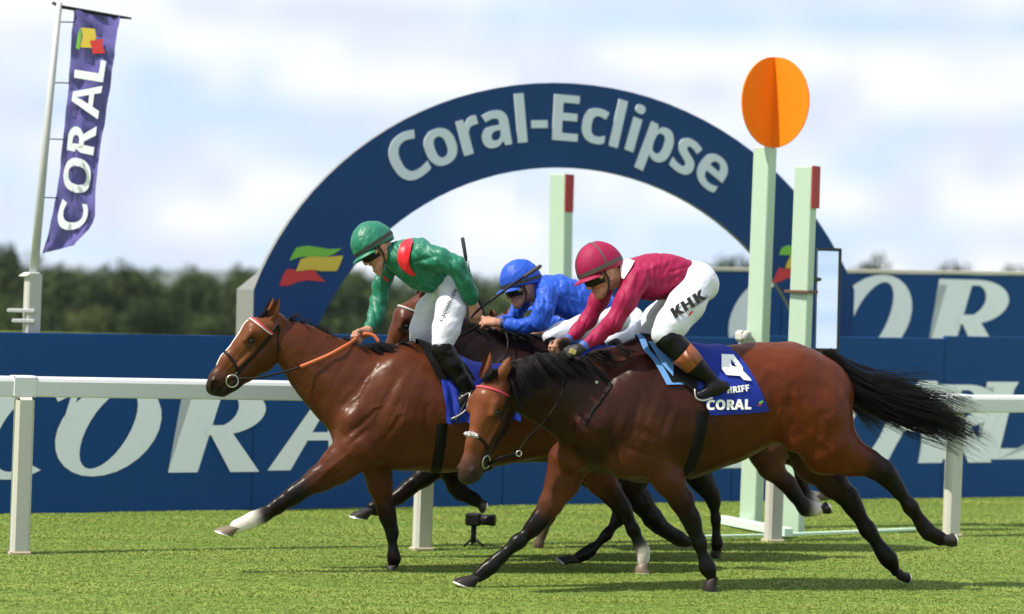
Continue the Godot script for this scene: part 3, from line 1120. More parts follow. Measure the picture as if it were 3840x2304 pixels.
	part("red_pennant", pq.call([Vector2(0.42, 0.16), Vector2(0.72, 0.145), Vector2(0.7, 0.17), Vector2(0.8, 0.21), Vector2(0.5, 0.215)], 0.034), M.red, e1)
	part("green_pennant", pq.call([Vector2(0.14, 0.13), Vector2(0.2, 0.1), Vector2(0.22, 0.14), Vector2(0.2, 0.2), Vector2(0.12, 0.195)], 0.03), M.green, e1)
	# --- running rails
	var lean := Vector3(0.012, 0, 0)
	rail("long white plastic running rail passing behind the leading horses", Vector3(-4.076,1.137,-0.692), Vector3(1.898,1.086,-3.488), [Vector3(-3.274,0,-1.032), Vector3(-0.596,0,-2.054), Vector3(2.08,0,-3.439) + Vector3(-0.06, 0, 0.02)], lean, Vector3(-3.274,0,-1.032))
	rail("short white plastic rail to the right of the mint finish posts", Vector3(3.076,1.051,-4.039), Vector3(4.698,1.057,-4.799), [Vector3(3.506,0,-4.298)], lean, Vector3(3.506,0,-4.298))
	# --- finish posts
	var fp := Vector3(2.021,0,-4.522) - Vector3(0.075, 0, 0)
	var f1 := thing("winning_post", "mint green finish post topped by a folded orange disc", "finish post", fp)
	st = begin()
	post_box(st, fp, Vector3(fp.x + 0.035, 3.04, fp.z), 0.14, 0.15, -0.5)
	part("post", done(st), M.mint, f1)
	var dc := Vector3(2.021,0,-4.522)
	dc = Vector3(fp.x + 0.09, 3.395, fp.z + 0.02)
	for s in [-1.0, 1.0]:
		st = begin()
		var dirx := Vector3(0.72 * s, 0, 0.6 if s < 0 else 0.69).normalized()
		var nn := Vector3(-dirx.z, 0, dirx.x).normalized()
		if nn.z < 0:
			nn = -nn
		var rim := []
		for k in 25:
			var a := -PI / 2 + PI * k / 24
			rim.append(dc + dirx * cos(a) * 0.355 + UP * sin(a) * 0.362)
		st.set_smooth_group(-1)
		for k in 24:
			tri(st, dc + nn * 0.006, rim[k] + nn * 0.006, rim[k + 1] + nn * 0.006)
			tri(st, dc - nn * 0.006, rim[k + 1] - nn * 0.006, rim[k] - nn * 0.006)
			quad(st, rim[k] - nn * 0.006, rim[k + 1] - nn * 0.006, rim[k + 1] + nn * 0.006, rim[k] + nn * 0.006)
		part("disc_half", done(st), M.orange, f1)
	var gp := Vector3(2.315,0,-4.169) - Vector3(0.07, 0, 0)
	var f2 := thing("finish_post", "mint green square post with red edge beside the orange disc post", "finish post", gp)
	st = begin()
	post_box(st, gp, Vector3(gp.x + 0.03, 2.88, gp.z), 0.15, 0.13, -0.45)
	part("post", done(st), M.mint, f2)
	st = begin()
	var rx := Vector3(cos(0.5), 0, sin(0.5))
	var rz := Vector3(-sin(0.5), 0, cos(0.5))
	box(st, Vector3(gp.x + 0.03, 2.72, gp.z) + rx * 0.085, rx * 0.006, UP * 0.165, rz * 0.072, 0.002)
	part("red_plate", done(st), M.dark_red, f2)
	st = begin()
	box(st, Vector3(gp.x + 0.015, 1.9, gp.z), rx * 0.105, UP * 0.012, rz * 0.095, 0.003)
	part("band", done(st), M.brown, f2)
	var kp := Vector3(0.453,0.745,-7.336)
	kp.y = 0.0
	var f3 := thing("finish_post", "far mint green post with red edge standing inside the arch opening", "finish post", kp)
	st = begin()
	var ktop := Vector3(0.411,2.889,-7.323)
	post_box(st, kp, ktop, 0.16, 0.16, -0.5)
	part("post", done(st), M.mint, f3)
	st = begin()
	box(st, ktop + rx * 0.085 - UP * 0.17, rx * 0.006, UP * 0.168, rz * 0.076, 0.002)
	part("red_plate", done(st), M.dark_red, f3)
	# photo-finish mirror fixed behind the second post
	var mp := Vector3(gp.x + 0.245, 0.0, gp.z - 0.16)
	var mi2 := thing("finish_mirror", "tall narrow dark framed mirror fixed behind the second finish post", "mirror", Vector3(mp.x, 0.9, mp.z))
	st = begin()
	box(st, Vector3(mp.x, 1.72, mp.z), Vector3(0.095, 0, 0.0), UP * 0.53, Vector3(0, 0, 0.04), 0.006)
	part("mirror_case", done(st), M.dark_steel, mi2)
	st = begin()
	quad(st, Vector3(mp.x - 0.094, 1.46, mp.z + 0.092), Vector3(mp.x - 0.094, 2.225, mp.z + 0.05), Vector3(mp.x + 0.068, 2.225, mp.z + 0.05), Vector3(mp.x + 0.068, 1.46, mp.z + 0.092))
	part("mirror_glass", done(st), M.mirror, mi2)
	st = begin()
	box(st, Vector3(mp.x - 0.006, 1.33, mp.z + 0.056), Vector3(0.075, 0, 0), UP * 0.12, Vector3(0, 0, 0.005), 0.002)
	part("lower_plate", done(st), M.brown, mi2)
	st = begin()
	for yy in [1.3, 2.0]:
		st = begin()
		tube(st, [Vector3(mp.x, yy, mp.z), Vector3(gp.x + 0.02, yy, gp.z)], 0.018, 6)
		part("bracket", done(st), M.dark_steel, mi2)
	# white finish camera on the disc post
	var wc := thing("finish_camera", "small white camera housing clamped to the orange disc post", "camera", Vector3(fp.x - 0.09, 1.42, fp.z + 0.02))
	st = begin()
	box(st, Vector3(fp.x - 0.105, 1.535, fp.z + 0.05), Vector3(0.045, 0, -0.016), UP * 0.045, Vector3(0.025, 0, 0.07), 0.022)
	part("housing", done(st), M.post_white, wc)
	st = begin()
	tube(st, [Vector3(fp.x - 0.11, 1.52, fp.z + 0.03), Vector3(fp.x - 0.1, 1.25, fp.z + 0.01), Vector3(fp.x - 0.02, 1.22, fp.z)], 0.03, 8)
	part("arm", done(st), M.post_white, wc)
	st = begin()
	tube(st, [Vector3(fp.x - 0.09, 1.535, fp.z + 0.12), Vector3(fp.x - 0.08, 1.535, fp.z + 0.165)], 0.035, 12)
	part("lens_hood", done(st), M.pole_grey, wc)
	# mint base frame on the grass
	var fr := thing("post_base_frame", "low mint painted bars on the grass round the finish posts", "frame", Vector3(2.152,0,-3.699))
	for pr in [[Vector3(1.73,0,-4.775), Vector3(2.172,0,-3.739), 0.055], [Vector3(1.502,0,-3.48), Vector3(2.179,0,-3.811), 0.016], [Vector3(2.179,0,-3.811), Vector3(3.27,0,-4.593), 0.02]]:
		st = begin()
		var p0: Vector3 = pr[0]
		var p1: Vector3 = pr[1]
		var w: float = pr[2]
		var d := (p1 - p0).normalized()
		box(st, (p0 + p1) * 0.5 + UP * (w * 0.6 + 0.015), (p1 - p0) * 0.5, UP * w * 0.6, Vector3(-d.z, 0, d.x) * w * 0.7, 0.004)
		part("bar", done(st), M.mint_pale, fr)
	# remote camera on the ground
	var cp := Vector3(-0.234,0,-2.402)
	var cam := thing("remote_camera", "black camera on a short stand in the grass behind the rail", "camera", cp)
	st = begin()
	box(st, cp + UP * 0.20, Vector3(0.055, 0, 0.01), UP * 0.045, Vector3(-0.01, 0, 0.045), 0.012)
	part("camera_body", done(st), M.black, cam)
	st = begin()
	tube(st, [cp + Vector3(0.03, 0.2, 0.01), cp + Vector3(0.1, 0.2, 0.03), cp + Vector3(0.15, 0.2, 0.045)], [0.035, 0.04, 0.043], 14)
	part("lens", done(st), M.black, cam)
	st = begin()
	tube(st, [cp + Vector3(0, 0.16, 0), cp + Vector3(0.0, 0.03, 0)], 0.02, 8)
	part("column", done(st), M.black, cam)
	for k in 3:
		st = begin()
		var a := k * TAU / 3 + 0.4
		tube(st, [cp + Vector3(0, 0.07, 0), cp + Vector3(cos(a) * 0.09, 0.004, sin(a) * 0.09)], 0.009, 6)
		part("leg", done(st), M.black, cam)
	# --- trees and far hills
	make_crowns()
	var words := ["broad dark green", "rounded mid green", "tall olive green", "low bushy green"]
	var spots := []
	var x := -80.0
	var i2 := 0
	while x < 5.0:
		spots.append([x, -262.0 - 12.0 * (i2 % 3), -13.2, 15.0 + 1.5 * sin(i2 * 2.1) + (1.6 if x < -49.0 and x > -55.0 else 0.0) , 9.5 + 2.0 * cos(i2 * 1.3)])
		x += 4.0 + 0.9 * sin(i2 * 1.7)
		i2 += 1
	for q in 11:
		spots.append([-58.0 + q * 5.4, -318.0, -13.5, 15.0 + 1.4 * sin(q * 1.9), 10.0])
	for q in 12:
		spots.append([-52.0 + q * 6.1, -246.0, -13.0, 12.2 + 1.0 * sin(q * 2.9), 7.5])
	var seen := 0
	var counts := {}
	var nth := ["first", "second", "third", "fourth", "fifth", "sixth", "seventh", "eighth", "ninth", "tenth", "eleventh", "twelfth", "thirteenth", "fourteenth", "fifteenth", "sixteenth", "seventeenth", "eighteenth", "nineteenth", "twentieth", "twenty-first", "twenty-second", "twenty-third", "twenty-fourth", "twenty-fifth"]
	for s in spots:
		var row: String = "front low row" if s[1] > -250.0 else ("back row" if s[1] < -300.0 else "main row")
		var k: int = counts.get(row, 0)
		counts[row] = k + 1
		tree(s[0], s[1], s[2], s[3], s[4], seen, seen % 3, "%s tree, %s from left in the %s past the boards" % [words[seen % 4], nth[k], row])
		seen += 1
	for s in [[Vector3(1.957,2.117,-7), 640, "dark spreading tree seen inside the right of the arch opening"], [Vector3(3.09,2.147,-7), 640, "dark tree rising over the tall board right of the mirror"], [Vector3(3.92,2.114,-7), 655, "small tree top over the tall board near its right end"], [Vector3(4.443,2.109,-7), 660, "lowest tree top showing at the right end of the tall board"], [Vector3(1.649,2.036,-7), 660, "low bush beside the hips of the rider in magenta"]]:
		var d: Vector3 = (s[0] - Vector3(0, 1.94, 18)).normalized()
		var far := 230.0
		var at: Vector3 = Vector3(0, 1.94, 18) + d * (far / -d.z)
		tree(at.x, at.z, -11.0, at.y + 12.1, 7.0 if s[1] == 640 else 5.0, seen, 0, s[2], "field_tree")
		seen += 1
	st = begin()
	st.set_smooth_group(0)
	var hx := noise(0.0014, 3, 4)
	var hp := []
	for k in 61:
		var xx := -1500.0 + k * 50.0
		hp.append(Vector3(xx, 1.5 + 7.0 * hx.get_noise_1d(xx), -3600.0 + 250.0 * sin(k * 0.31)))
	for k in 60:
		quad(st, hp[k] + Vector3(0, -40, 900), hp[k + 1] + Vector3(0, -40, 900), hp[k + 1], hp[k])
		quad(st, hp[k], hp[k + 1], hp[k + 1] + Vector3(0, -60, -900), hp[k] + Vector3(0, -60, -900))
	var hill := MeshInstance3D.new()
	hill.name = "hills"
	hill.mesh = done(st)
	hill.set_surface_override_material(0, M.hill)
	add_child(hill)
	structure(hill)
	hill.set_meta("label", "low far hills fading to blue on the horizon")

# ---------------------------------------------------------------- horses
const BLACK := Color(0.0045, 0.004, 0.004)
const WHITE := Color(0.62, 0.58, 0.52)

func v3(n: Vector4) -> Vector3:
	return Vector3(n.x, n.y, n.z)

func hoof(parent: Node3D, c: Vector3, toe: Vector3, heel: Vector3, pale: bool) -> void:
	var mid := (toe + heel) * 0.5
	var ax := (toe - heel) * 0.5
	var fwd := ax.normalized()
	var up := (c - mid).normalized()
	var side := fwd.cross(up).normalized()
	var st := begin()
	st.set_smooth_group(0)
	var rings := []
	var half := ax.length()
	for r in [[1.0, -0.06, 0.040, 0.037], [0.82, 0.0, 0.044, 0.041], [0.3, 0.04, half * 0.93, 0.055], [0.0, 0.0, half, 0.060]]:
		var o: Vector3 = mid.lerp(c, r[0]) + fwd * (float(r[1]) * 0.2)
		var ring := []
		for k in 18:
			var t := TAU * k / 18
			var x := cos(t)
			var flat_heel := 0.82 if x < -0.5 else 1.0
			ring.append(o + fwd * x * float(r[2]) * flat_heel + side * sin(t) * float(r[3]) * (1.0 if x > -0.6 else 0.85))
		rings.append(ring)
	for i in rings.size() - 1:
		for k in 18:
			var k2 := (k + 1) % 18
			quad(st, rings[i][k], rings[i][k2], rings[i + 1][k2], rings[i + 1][k])
	var h := part("hoof", done(st), M.hoof_pale if pale else M.hoof, parent)
	# plate nailed under it, and the sole with its frog
	var s2 := begin()
	s2.set_smooth_group(-1)
	var dn := -up * 0.008
	var last: Array = rings[-1]
	var inner := []
	for k in 18:
		inner.append(mid + (last[k] - mid) * 0.72)
	for k in range(-7, 7):
		var i := posmod(k, 18)
		var j := posmod(k + 1, 18)
		quad(s2, last[i] + dn, last[j] + dn, inner[j] + dn, inner[i] + dn)
		quad(s2, last[i], last[j], last[j] + dn, last[i] + dn)
		quad(s2, inner[j], inner[i], inner[i] + dn, inner[j] + dn)
	part("shoe", done(s2), M.alu, h)
	var s3 := begin()
	for k in 18:
		tri(s3, mid + up * 0.006, inner[(k + 1) % 18], inner[k])
		quad(s3, inner[k], inner[(k + 1) % 18], last[(k + 1) % 18], last[k])
	for k in 3:
		var e := side * (0.014 * (1 - k * 0.3))
		tri(s3, mid - fwd * half * 0.8 - e + dn * 0.5, mid - fwd * half * 0.8 + e + dn * 0.5, mid + fwd * half * 0.25 + dn * 0.3)
	part("sole", done(s3), M.sole, h)

func ear(parent: Node3D, base: Vector3, tip: Vector3, open_to: Vector3, w: float, m: Material) -> void:
	var st := begin()
	st.set_smooth_group(0)
	var d := (tip - base)
	var f := (open_to - d.normalized() * open_to.dot(d.normalized())).normalized()
	var s := d.normalized().cross(f)
	var rows := []
	for i in 11:
		var t := i / 10.0
		var ww := w * pow(sin(PI * (0.2 + 0.8 * t)), 0.75) if i < 10 else 0.002
		var row := []
		for k in 13:
			var a := lerpf(-2.35, 2.35, k / 12.0)
			row.append(base + d * t - f * cos(a) * ww * 0.8 + s * sin(a) * ww + f * ww * 0.3 - f * 0.012 * sin(t * PI))
		rows.append(row)
	for i in 10:
		for k in 12:
			quad(st, rows[i][k], rows[i + 1][k], rows[i + 1][k + 1], rows[i][k + 1])
	part("ear", done(st), m, parent)

# spec: coat, dark, trunk, tsq, neck, nsq, poll, nose, roll, legs ..., returns what tack and rider need
func horse(s: Dictionary) -> Dictionary:
	var foot: Vector3 = s.foot
	var root := thing("horse", s.label, "horse", foot)
	var f := Field.new()
	f.cnoise = noise(7.0, 4, 9)
	f.camp = 0.22
	var coat: Color = s.coat
	var dark: Color = s.dark
	f.chain(s.trunk, s.tcol, 0.09, s.tsq)
	f.chain(s.withers, s.wcol, 0.11, 0.5)
	for q in s.mass:      # shoulder, haunch and other muscle masses: [node, node, squash, colour]
		f.chain([q[0], q[1]], q[3], 0.07, q[2])
	var upto := f.a.size()
	f.chain(s.neck, s.ncol, 0.08, s.nsq, s.get("nlat", LAT))
	# head
	var poll: Vector3 = s.poll
	var nose: Vector3 = s.nose
	var U := (nose - poll).normalized()
	var sc := (nose - poll).length() / 0.655
	var W0 := (LAT - U * LAT.dot(U)).normalized()
	var V0 := U.cross(W0)
	var ro: float = s.roll
	var V := V0 * cos(ro) + W0 * sin(ro)
	var W := V.cross(U).normalized()
	if W.dot(LAT) < 0:
		W = -W
	var Hd := func(u: float, v: float, w: float) -> Vector3: return poll + (U * u + V * v + W * w) * sc
	var h := Field.new()
	h.side = W
	h.cnoise = f.cnoise
	h.camp = 0.2
	var c0: Color = s.face
	var c1: Color = s.muzzle
	var n4 := func(u: float, v: float, r: float, w := 0.0) -> Vector4:
		var p: Vector3 = Hd.call(u, v, w)
		return Vector4(p.x, p.y, p.z, r * sc)
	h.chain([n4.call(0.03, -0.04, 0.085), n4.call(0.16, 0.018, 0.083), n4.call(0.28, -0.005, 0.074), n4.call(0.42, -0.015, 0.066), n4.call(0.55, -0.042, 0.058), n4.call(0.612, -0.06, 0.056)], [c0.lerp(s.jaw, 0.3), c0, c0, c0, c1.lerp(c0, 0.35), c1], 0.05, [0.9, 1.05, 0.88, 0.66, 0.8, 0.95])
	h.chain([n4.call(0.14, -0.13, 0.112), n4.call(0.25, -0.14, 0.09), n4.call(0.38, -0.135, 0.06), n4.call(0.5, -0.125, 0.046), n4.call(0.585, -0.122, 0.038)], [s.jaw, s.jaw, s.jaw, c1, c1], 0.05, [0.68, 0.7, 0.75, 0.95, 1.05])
	for e in [-1.0, 1.0]:
		h.chain([n4.call(0.19, 0.055, 0.022, 0.082 * e), n4.call(0.25, 0.045, 0.016, 0.086 * e)], c0, 0.035)        # brow
		h.chain([n4.call(0.205, 0.018, 0.022, 0.072 * e), n4.call(0.255, 0.0, 0.022, 0.07 * e)], Color(0.012, 0.008, 0.007), 0.025)
		h.ball(Hd.call(0.228, 0.012, 0.102 * e), 0.028 * sc, Color.BLACK, 0.018, 0.8, Vector3.ZERO, 1)
		h.chain([n4.call(0.26, -0.045, 0.017, 0.073 * e), n4.call(0.41, -0.06, 0.009, 0.054 * e)], c0, 0.022)         # cheek crest
		h.chain([n4.call(0.59, -0.02, 0.02, 0.045 * e), n4.call(0.635, -0.06, 0.018, 0.04 * e)], c1, 0.02)             # nostril rim
		h.ball(Hd.call(0.612, -0.046, 0.030 * e), 0.016 * sc, Color(0.003, 0.002, 0.002), 0.004)
		h.seg(Hd.call(0.598, -0.034, 0.060 * e), Hd.call(0.628, -0.062, 0.054 * e), 0.021 * sc, 0.015 * sc, Color.BLACK, Color.BLACK, 0.012, 1.0, 1.0, Vector3.ZERO, 1)
		h.seg(Hd.call(0.5, -0.093, 0.062 * e), Hd.call(0.64, -0.1, 0.05 * e), 0.008, 0.014 * sc, Color.BLACK, Color.BLACK, 0.012, 1.0, 1.0, Vector3.ZERO, 1)  # mouth
		h.ridge(Hd.call(0.3, 0.02, 0.05 * e), Hd.call(0.52, -0.02, 0.045 * e), 0.012, -0.005)
		h.ridge(Hd.call(0.34, -0.03, 0.06 * e), Hd.call(0.5, -0.08, 0.05 * e), 0.01, 0.004)
		h.ridge(Hd.call(0.1, -0.02, 0.09 * e), Hd.call(0.2, -0.05, 0.09 * e), 0.02, -0.006)
		h.ridge(Hd.call(0.12, -0.215, 0.06 * e), Hd.call(0.32, -0.19, 0.05 * e), 0.016, 0.006)
	# legs
	for lg in s.legs:
		f.chain(lg.n, lg.c, lg.get("k", 0.05), lg.get("sq", 0.8))
		var nn: Array = lg.n
		for i in range(nn.size() - 4, nn.size() - 1):       # tendon groove behind the cannon
			var p := v3(nn[i])
			var q := v3(nn[i + 1])
			if (q - p).length() > 0.12:
				var r: float = nn[i].w * 0.9
				f.ridge(p + LAT * r * 0.8, q + LAT * r * 0.8, 0.009, -0.004)
	for q in s.get("ribs", []):     # a row of faint ribs or muscle lines: from-from, to-to, how many
		for k in int(q[4]):
			var x: float = float(k) / (float(q[4]) - 1.0)
			f.ridge(f.land((q[0] as Vector3).lerp(q[2], x) - FRONT * 0.5, FRONT), f.land((q[1] as Vector3).lerp(q[3], x) - FRONT * 0.5, FRONT), q[5], q[6])
	for vn in s.get("veins", []):
		for k in vn.size() - 1:
			f.ridge(f.land((vn[k] as Vector3) - FRONT * 0.5, FRONT), f.land((vn[k + 1] as Vector3) - FRONT * 0.5, FRONT), 0.0075, 0.0055)
	for r in s.get("ridges", []):
		f.ridge(f.land(r[0] - FRONT * 0.5, FRONT), f.land(r[1] - FRONT * 0.5, FRONT), r[2], r[3])
	f.namp = 0.007
	f.noise = noise(5.0, 3, 31)
	var cell: float = s.get("cell", 0.012)
	later("body", [f, cell, h, 0.0085], s.skin, root)
	for lg in s.legs:
		hoof(root, lg.h[0], lg.h[1], lg.h[2], lg.get("pale", false))
	# eyes
	for e in [-1.0, 1.0]:
		var st := begin()
		st.set_smooth_group(0)
		var sp := SphereMesh.new()
		sp.radius = 0.025 * sc
		sp.height = 0.05 * sc
		sp.radial_segments = 16
		sp.rings = 10
		st.append_from(sp, 0, Transform3D(Basis.IDENTITY, Hd.call(0.228, 0.014, 0.076 * e)))
		part("eye", st.commit(), M.eye, root)
	for e in s.ears:
		ear(root, e[0], e[1], e[2], e[3], s.ear_skin)
	return {"root": root, "f": f, "h": h, "upto": upto, "Hd": Hd, "U": U, "V": V, "W": W, "sc": sc}

func bridle(g: Dictionary, band_cols: Array, sheepskin: bool, band_mat: Material) -> void:
	var Hd: Callable = g.Hd
	var h: Field = g.h
	var W: Vector3 = g.W
	var V: Vector3 = g.V
	var root: Node3D = g.root
	var br := Node3D.new()
	br.name = "bridle"
	root.add_child(br)
	var sides := [1.0, -1.0]
	for e in sides:
		# cheek straps, throat lash
		part("cheek_strap", strap(h, [Hd.call(0.02, -0.03, 0), Hd.call(0.13, -0.055, 0), Hd.call(0.3, -0.075, 0), Hd.call(0.43, -0.09, 0), Hd.call(0.49, -0.095, 0)], -W * e, 0.023, 0.007, 0.5), M.leather, br)
		part("throat_lash", strap(h, [Hd.call(0.03, -0.05, 0), Hd.call(0.1, -0.12, 0), Hd.call(0.16, -0.2, 0)], -W * e, 0.015, 0.006, 0.5), M.leather, br)
		# bit ring
		var st := begin()
		var c: Vector3 = h.land(Hd.call(0.5, -0.1, 0) + W * e * 0.3, -W * e, 0.008, 0.35)
		var pts := []
		for k in 19:
			var a := TAU * k / 18
			pts.append(c + g.U * cos(a) * 0.04 + V * sin(a) * 0.04)
		tube(st, pts, 0.0048, 6, 1.0, W, false)
		part("bit_ring", done(st), M.steel, br)
	# noseband and browband wrap over the front of the face
	var wrap := func(u: float, v0: float, m: Material, width: float, thick: float, called: String, drop := 0.0) -> void:
		var c: Vector3 = Hd.call(u, v0, 0)
		var st := begin()
		st.set_smooth_group(0)
		var A := []
		var B := []
		for k in 15:
			var a := lerpf(-1.85, 1.85, k / 14.0)
			var d: Vector3 = (V * cos(a) + W * sin(a)).normalized()
			var o: Vector3 = c + g.U * (drop * (1.0 - cos(a)))
			var p: Vector3 = h.land(o + d * 0.3, -d, 0.003, 0.4)
			A.append(p)
			B.append(d)
		var L := []
		var L2 := []
		var R2 := []
		var R := []
		for k in A.size():
			L.append(A[k] - g.U * width * 0.5 - B[k] * 0.004)
			L2.append(A[k] - g.U * width * 0.42 + B[k] * thick)
			R2.append(A[k] + g.U * width * 0.42 + B[k] * thick)
			R.append(A[k] + g.U * width * 0.5 - B[k] * 0.004)
		strip(st, L, L2)
		strip(st, L2, R2)
		strip(st, R2, R)
		part(called, done(st), m, br)
	wrap.call(0.115, -0.03, band_mat, 0.014, 0.007, "browband", -0.02)
	if band_cols.size():
		wrap.call(0.125, -0.03, band_cols[0], 0.008, 0.006, "browband", -0.02)
	wrap.call(0.40, -0.06, M.leather, 0.02, 0.007, "noseband", 0.02)
	if sheepskin:
		# fluffy roll over the nose
		var sf := Field.new()
		sf.side = W
		var p0: Vector3 = Hd.call(0.4, 0.052, -0.036)
		var p1: Vector3 = Hd.call(0.4, 0.058, 0.0)
		var p2: Vector3 = Hd.call(0.4, 0.052, 0.036)
		var w4 := func(p: Vector3, r: float) -> Vector4: return Vector4(p.x, p.y, p.z, r)
		sf.chain([w4.call(p0, 0.013), w4.call(p1, 0.017), w4.call(p2, 0.013)], Color(0.42, 0.41, 0.40), 0.01)
		sf.noise = noise(60.0, 2, 3)
		sf.namp = 0.012
		later("sheepskin_roll", [sf, 0.004], M.coat_vc, br)
	g.bridle = br

func rein(parent: Node3D, pts: Array, r: float, m: Material, called := "rein") -> void:
	var st := begin()
	tube(st, curve(pts, 6), r, 6, 0.35, LAT)
	part(called, done(st), m, parent)

func offsets(pts: Array) -> Array:
	var o := []
	for p in pts:
		o.append(p - pts[0])
	return o

func tail(parent: Node3D, guide: Array, n: int, spread: Array) -> void:
	var g := curve(guide, 2)
	var roots := []
	var gs := []
	for i in 4:
		roots.append(guide[0].lerp(guide[1], i * 0.16))
		gs.append(offsets(g).slice(0))
	var sp := []
	for i in g.size():
		var t := float(i) / (g.size() - 1) * (spread.size() - 1)
		var k := int(minf(t, spread.size() - 1.001))
		sp.append(lerpf(spread[k], spread[k + 1], t - k))
	part("tail", strands(roots, gs, n, sp, 0.0034, 0.03, 0.4, 0.6), M.hair, parent)

func mane(parent: Node3D, crest: Array, flow: Array, n: int, spread: Array, r := 0.004) -> void:
	# crest points with, for each, the offsets a lock runs along
	part("mane", strands(crest, flow, n, spread, r, 0.012, 0.5, 0.5), M.hair, parent)

func saddle_cloth(g: Dictionary, ca: Vector3, cb: Vector3, a: float, skew: float, m: Material, called := "saddle_cloth", off := 0.012, ripple := 0.008) -> MeshInstance3D:
	return part(called, draped(g.f, ca, cb, -a, a, skew, skew, 36, 44, off, ripple, g.upto), m, g.root)

# ---------------------------------------------------------------- riders
func fist(f: Field, wrist: Vector3, d: Vector3, n: Vector3, w: Vector3, skin: Color, glove: Color, curl := 1.0) -> void:
	# d: wrist to knuckles, n: out of the back of the hand, w: towards the thumb
	d = d.normalized()
	n = (n - d * n.dot(d)).normalized()
	var ww := d.cross(n)
	if ww.dot(w) < 0:
		ww = -ww
	var P := func(x: float, y: float, z: float) -> Vector3: return wrist + d * x + n * y + ww * z
	f.seg(P.call(-0.02, 0, 0), P.call(0.01, 0, 0), 0.028, 0.03, glove, glove, 0.02, 0.75, 0.7, n)
	for i in 4:
		var z := lerpf(0.027, -0.03, i / 3.0)
		f.seg(P.call(0.01, 0, z * 0.6), P.call(0.075 - 0.004 * absf(i - 1), 0.004, z), 0.017, 0.0125, glove, glove, 0.02)
		var kx := 0.08 - 0.004 * absf(i - 1)
		var r := 0.0098 if i < 3 else 0.0085
		f.seg(P.call(kx, 0.0, z), P.call(kx + 0.022, -0.032 * curl, z * 0.95), r + 0.001, r, glove, skin, 0.007)
		f.seg(P.call(kx + 0.022, -0.032 * curl, z * 0.95), P.call(kx - 0.006, -0.052 * curl, z * 0.92), r, r * 0.95, skin, skin, 0.006)
		f.seg(P.call(kx - 0.006, -0.052 * curl, z * 0.92), P.call(kx - 0.026, -0.04 * curl, z * 0.9), r * 0.95, r * 0.85, skin, skin, 0.006)
	f.seg(P.call(0.012, -0.008, 0.026), P.call(0.048, -0.026, 0.044), 0.016, 0.0125, glove, skin, 0.014)
	f.seg(P.call(0.048, -0.026, 0.044), P.call(0.076, -0.045, 0.028), 0.012, 0.0105, skin, skin, 0.008)
	f.seg(P.call(0.076, -0.045, 0.028), P.call(0.09, -0.052, 0.006), 0.0105, 0.009, skin, skin, 0.007)

